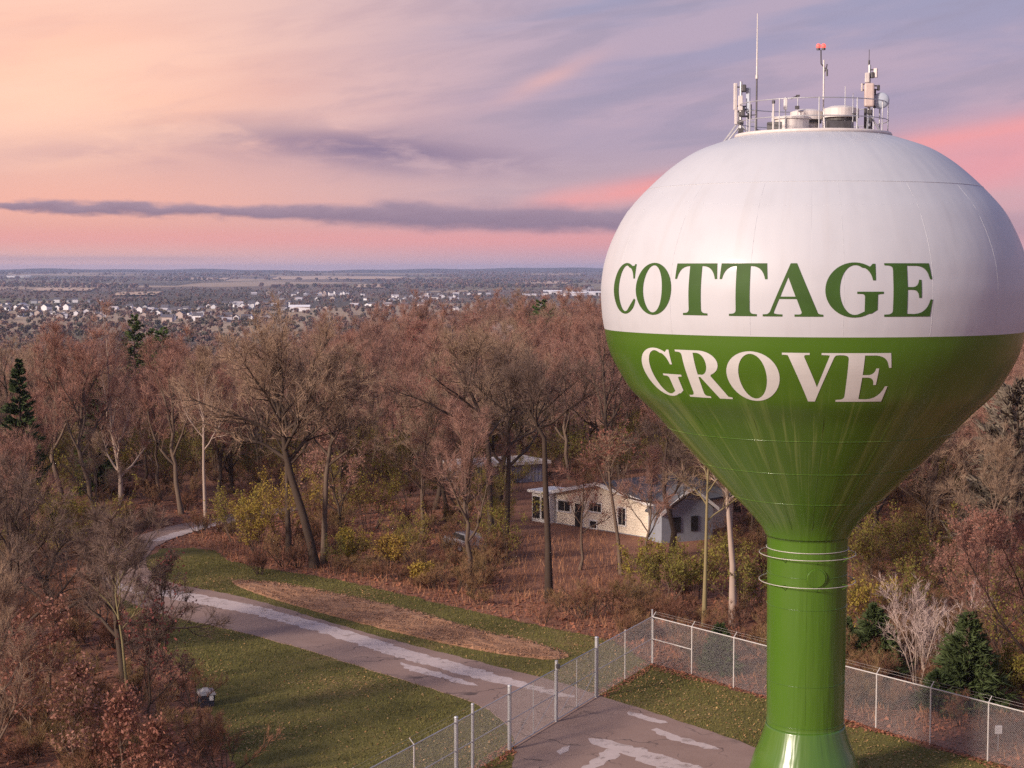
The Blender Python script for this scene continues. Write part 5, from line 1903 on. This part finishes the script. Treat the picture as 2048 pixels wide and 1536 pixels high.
blade_field('dry_stalks', 9000, wood_edge, .2, .75, .035, M['stalk'], 'tan and rusty dry stalks along the wood edge', (-24, 30, 60, 122), 5, z=0, lean=.3)
blade_field('forest_leaves', 30000, lambda x, y: not in_poly(x, y, LAWN) and not in_poly(x, y, ROAD) and not in_poly(x, y, HOUSE), 0, 0, 0, M['fallen_red'],
            'rusty leaf litter lying on the forest floor', (-32, 34, 60, 140), 6, z=0, flat=True, size=(.14, .32))

# ------------------------------------------------------------------ distance: town, belts of trees, fields, hills
M['hw'] = simple('town_white_wall', (0.80, 0.78, 0.80), .8, 0, .05, .05)
M['hg'] = simple('town_grey_wall', (0.36, 0.36, 0.40), .8, 0, .05, .05)
M['hr'] = simple('town_dark_roof', (0.11, 0.10, 0.115), .9, 0, .1, .05)
M['hr2'] = simple('town_pale_roof', (0.50, 0.46, 0.48), .8, 0, .1, .05)


def house_mesh(w, d, e, p, mw, mr):
    b = bmesh.new()
    X, Y = w / 2, d / 2
    v = [b.verts.new(c) for c in ((-X, -Y, -2), (X, -Y, -2), (X, Y, -2), (-X, Y, -2), (-X, -Y, e), (X, -Y, e), (X, Y, e), (-X, Y, e), (-X, 0, p), (X, 0, p))]
    for f in ((0, 1, 5, 4), (2, 3, 7, 6), (1, 2, 6, 9, 5), (3, 0, 4, 8, 7)):
        b.faces.new([v[i] for i in f]).material_index = 0
    o = .5
    r = [b.verts.new(c) for c in ((-X - o, -Y - o, e - .3), (X + o, -Y - o, e - .3), (X + o, Y + o, e - .3), (-X - o, Y + o, e - .3), (-X - o, 0, p + .15), (X + o, 0, p + .15))]
    b.faces.new([r[i] for i in (0, 1, 5, 4)]).material_index = 1
    b.faces.new([r[i] for i in (2, 3, 4, 5)]).material_index = 1
    bmesh.ops.recalc_face_normals(b, faces=b.faces[:])
    me = bpy.data.meshes.new('town_house')
    b.to_mesh(me); b.free()
    me.materials.append(mw); me.materials.append(mr)
    return me


TH = [house_mesh(13, 9, 5.6, 8.6, M['hw'], M['hr']), house_mesh(11, 9, 5.4, 8.2, M['hg'], M['hr']), house_mesh(15, 10, 3.6, 6.4, M['hw'], M['hr2']), house_mesh(10, 9, 5.8, 9.0, M['hw'], M['hr'])]
rt = random.Random(31)


def far_y(v):                                  # distance at which the low land shows at row v
    y = 900.0
    while y < 13000:
        if 538 + F * (CAMZ - height(0, y)) / y <= v: return y
        y *= 1.01
    return 13000.0


M['hb'] = simple('town_tan_wall', (0.46, 0.37, 0.33), .8, 0, .05, .05)
TH += [house_mesh(12, 9, 5.4, 8.2, M['hb'], M['hr']), house_mesh(14, 10, 3.4, 6.2, M['hg'], M['hr2'])]
n_h = 0
for (u0, u1, v0, v1, n) in ((-120, 480, 600, 642, 14), (300, 860, 588, 628, 11), (860, 1240, 572, 602, 5), (560, 900, 584, 600, 2)):
    for _ in range(n):                        # a street: houses in a loose row, all facing it
        u, v = rt.uniform(u0, u1), rt.uniform(v0, v1)
        y = far_y(v)
        x = (u - 1024) / F * y
        a = rt.choice([rt.uniform(-.25, .25), rt.uniform(-.25, .25), 1.57 + rt.uniform(-.3, .3)])
        bend = rt.uniform(-.004, .004)
        for side in (-1, 1):
            px, py, b_ = x, y, a
            for q in range(rt.randint(3, 6)):
                px += math.cos(b_) * rt.uniform(20, 34); py += math.sin(b_) * rt.uniform(20, 34); b_ += bend * 25
                hx, hy = px - math.sin(b_) * side * 21, py + math.cos(b_) * side * 21
                if rt.random() < .12 or n_h >= 290: continue
                o = link('town_house', rt.choice(TH))
                o.location = (hx, hy, height(hx, hy))
                o.rotation_euler = (0, 0, b_ + rt.uniform(-.12, .12) + (1.57 if rt.random() < .3 else 0))
                s_ = rt.uniform(.60, .95)
                o.scale = (s_, s_, s_)
                tag(o, 'tiny house with a pitched roof, one of many in the distant town', 'house', 'houses of the distant town')
                n_h += 1
for k, (u, v, w, lab) in enumerate([(1105, 588, 40, 'white long low building in the distance left of the tank'), (1150, 592, 46, 'white flat hall in the distance close beside the tank'),
                                     (1190, 590, 40, 'white building in the distance touching the tank outline'), (40, 556, 120, 'pale long roof near the left horizon'), (600, 625, 26, 'white low building at the far wood rim')]):
    y = far_y(v)
    x = (u - 1024) / F * y
    b = MB()
    b.box((0, 0, 3), (w, 18, 6), .15)
    b.hull([(-w / 2 - 1, -10, 6), (w / 2 + 1, -10, 6), (w / 2 + 1, 10, 6), (-w / 2 - 1, 10, 6)], [(-w / 2 - 1, -1, 8.5), (w / 2 + 1, -1, 8.5), (w / 2 + 1, 1, 8.5), (-w / 2 - 1, 1, 8.5)])
    o = b.build('distant_hall', M['hw'])
    o.location = (x, y, height(x, y))
    tag(o, lab, 'building')

for k, (u0, u1, v0, v1) in enumerate([(540, 650, 553, 560), (330, 450, 557, 561), (650, 800, 555, 560), (225, 310, 586, 594), (700, 770, 570, 577), (1040, 1130, 564, 569), (60, 180, 578, 584), (860, 930, 560, 563)]):
    ya, yb = far_y(v1), far_y(v0)
    pts = [((u0 - 1024) / F * ya, ya), ((u1 - 1024) / F * ya, ya), ((u1 + 14 - 1024) / F * yb, yb), ((u0 + 20 - 1024) / F * yb, yb)]
    vs, ts = [], []
    n1, n2 = 14, 14
    for i in range(n1 + 1):
        for j in range(n2 + 1):
            s, t_ = j / n2, i / n1
            x = (pts[0][0] * (1 - s) + pts[1][0] * s) * (1 - t_) + (pts[3][0] * (1 - s) + pts[2][0] * s) * t_
            y = ya + (yb - ya) * t_
            vs.append((x, y, height(x, y) + 3.0))
    for i in range(n1):
        for j in range(n2):
            a = i * (n2 + 1) + j
            ts += [(a, a + 1, a + n2 + 2), (a, a + n2 + 2, a + n2 + 1)]
    tag(link('field', np_mesh('field', vs, ts, M['field'])), 'pale tan stubble field in the far distance', None, None, 'structure')


def puff(seed, H, W, n=130):
    rg = np.random.default_rng(seed)
    d = norm(rg.normal(size=(n, 3)))
    rr = rg.uniform(.35, 1.0, n)[:, None]
    c = d * rr * np.array([W / 2, W / 2, H * .40]) + np.array([0, 0, H * .58])
    g = Geo()
    g.add(*leaves(rg, c, W * .42, .2))
    g.add(*tubes(np.array([[(0, 0, -2), (0, 0, H * .3), (0, 0, H * .8)]]), np.array([[.4, .3, .1]]), 5))
    return g


M['far_tree'] = twig_mat('distant_tree_crowns', [(0.19, 0.12, 0.10), (0.25, 0.155, 0.125), (0.15, 0.125, 0.095), (0.06, 0.07, 0.05)])
PF = []
for k, (u, v) in enumerate([(700, 600), (130, 620), (950, 598)]):
    y = far_y(v)
    x = (u - 1024) / F * y
    g = puff(500 + k, 11, 10)
    o = tag(link('distant_tree', g.mesh('distant_tree', M['far_tree'])), ['round brown tree in the distant town above the canopy', 'brown tree among houses in the left distance', 'brown tree in the distance left of the white halls'][k], 'tree')
    o.location = (x, y, height(x, y))
    PF.append([o])
pts, scl = [], []
rf = random.Random(13)
while len(pts) < 13000:
    y = 800 * (14.5 ** rf.random())
    x = rf.uniform(-.42, .42) * y
    k = math.sin(x * .004 + 2) + math.sin(y * .0031 + x * .0011) + .6 * math.sin(x * .011 + y * .007)
    town = y < 4600
    if rf.random() > (.45 if town else smooth((k - .1) / 1.0)): continue
    pts.append((x, y, height(x, y))); scl.append(rf.uniform(.6, 1.25) * (.52 if town else 1.2))
scatter('distant_woodland', pts, scl, PF, 'far-off brown and grey woodland belts fading to blue', 21)


def hills():
    vs, ts = [], []
    n = 260
    rows = [(11600, 0.0), (12600, .55), (13600, 1.0), (14600, .7)]
    for d, f in rows:
        for i in range(n + 1):
            a = R(-42 + 84 * i / n)
            h = 20 + 5 * math.sin(a * 23 + 1) + 4 * math.sin(a * 61) + 3 * math.sin(a * 137 + 2) + 8 * smooth((math.degrees(a) + 5.0) / 3.0) * smooth((12 - math.degrees(a)) / 8)
            h = max(-2, h) * f
            vs.append((d * math.sin(a), d * math.cos(a), h - 8 + 3 * f))
    for j in range(len(rows) - 1):
        for i in range(n):
            a = j * (n + 1) + i
            ts += [(a, a + 1, a + n + 2), (a, a + n + 2, a + n + 1)]
    m = ground_mat('wooded_hill', [(0.035, 0.035, 0.03), (0.06, 0.055, 0.045), (0.08, 0.07, 0.055)], 0.004, 0.03, 0)
    tag(link('far_hills', np_mesh('far_hills', vs, ts, m, smooth=True)), 'low wooded hills along the horizon', None, None, 'structure')


hills()

# ------------------------------------------------------------------ air
m = bpy.data.materials.new('haze_air')
m.use_nodes = True
nt = m.node_tree
nt.nodes.clear()
out = nt.nodes.new('ShaderNodeOutputMaterial')
pv = nt.nodes.new('ShaderNodeVolumePrincipled')
pv.inputs['Color'].default_value = (0.56, 0.64, 0.96, 1)
pv.inputs['Density'].default_value = 6.5e-5
pv.inputs['Anisotropy'].default_value = 0.0
nt.links.new(pv.outputs[0], out.inputs['Volume'])
b = MB()
b.box((0, 7500, 6), (34000, 19000, 100))
hz = b.build('haze', m)
tag(hz, 'thin evening haze over the land', None, None, 'stuff')
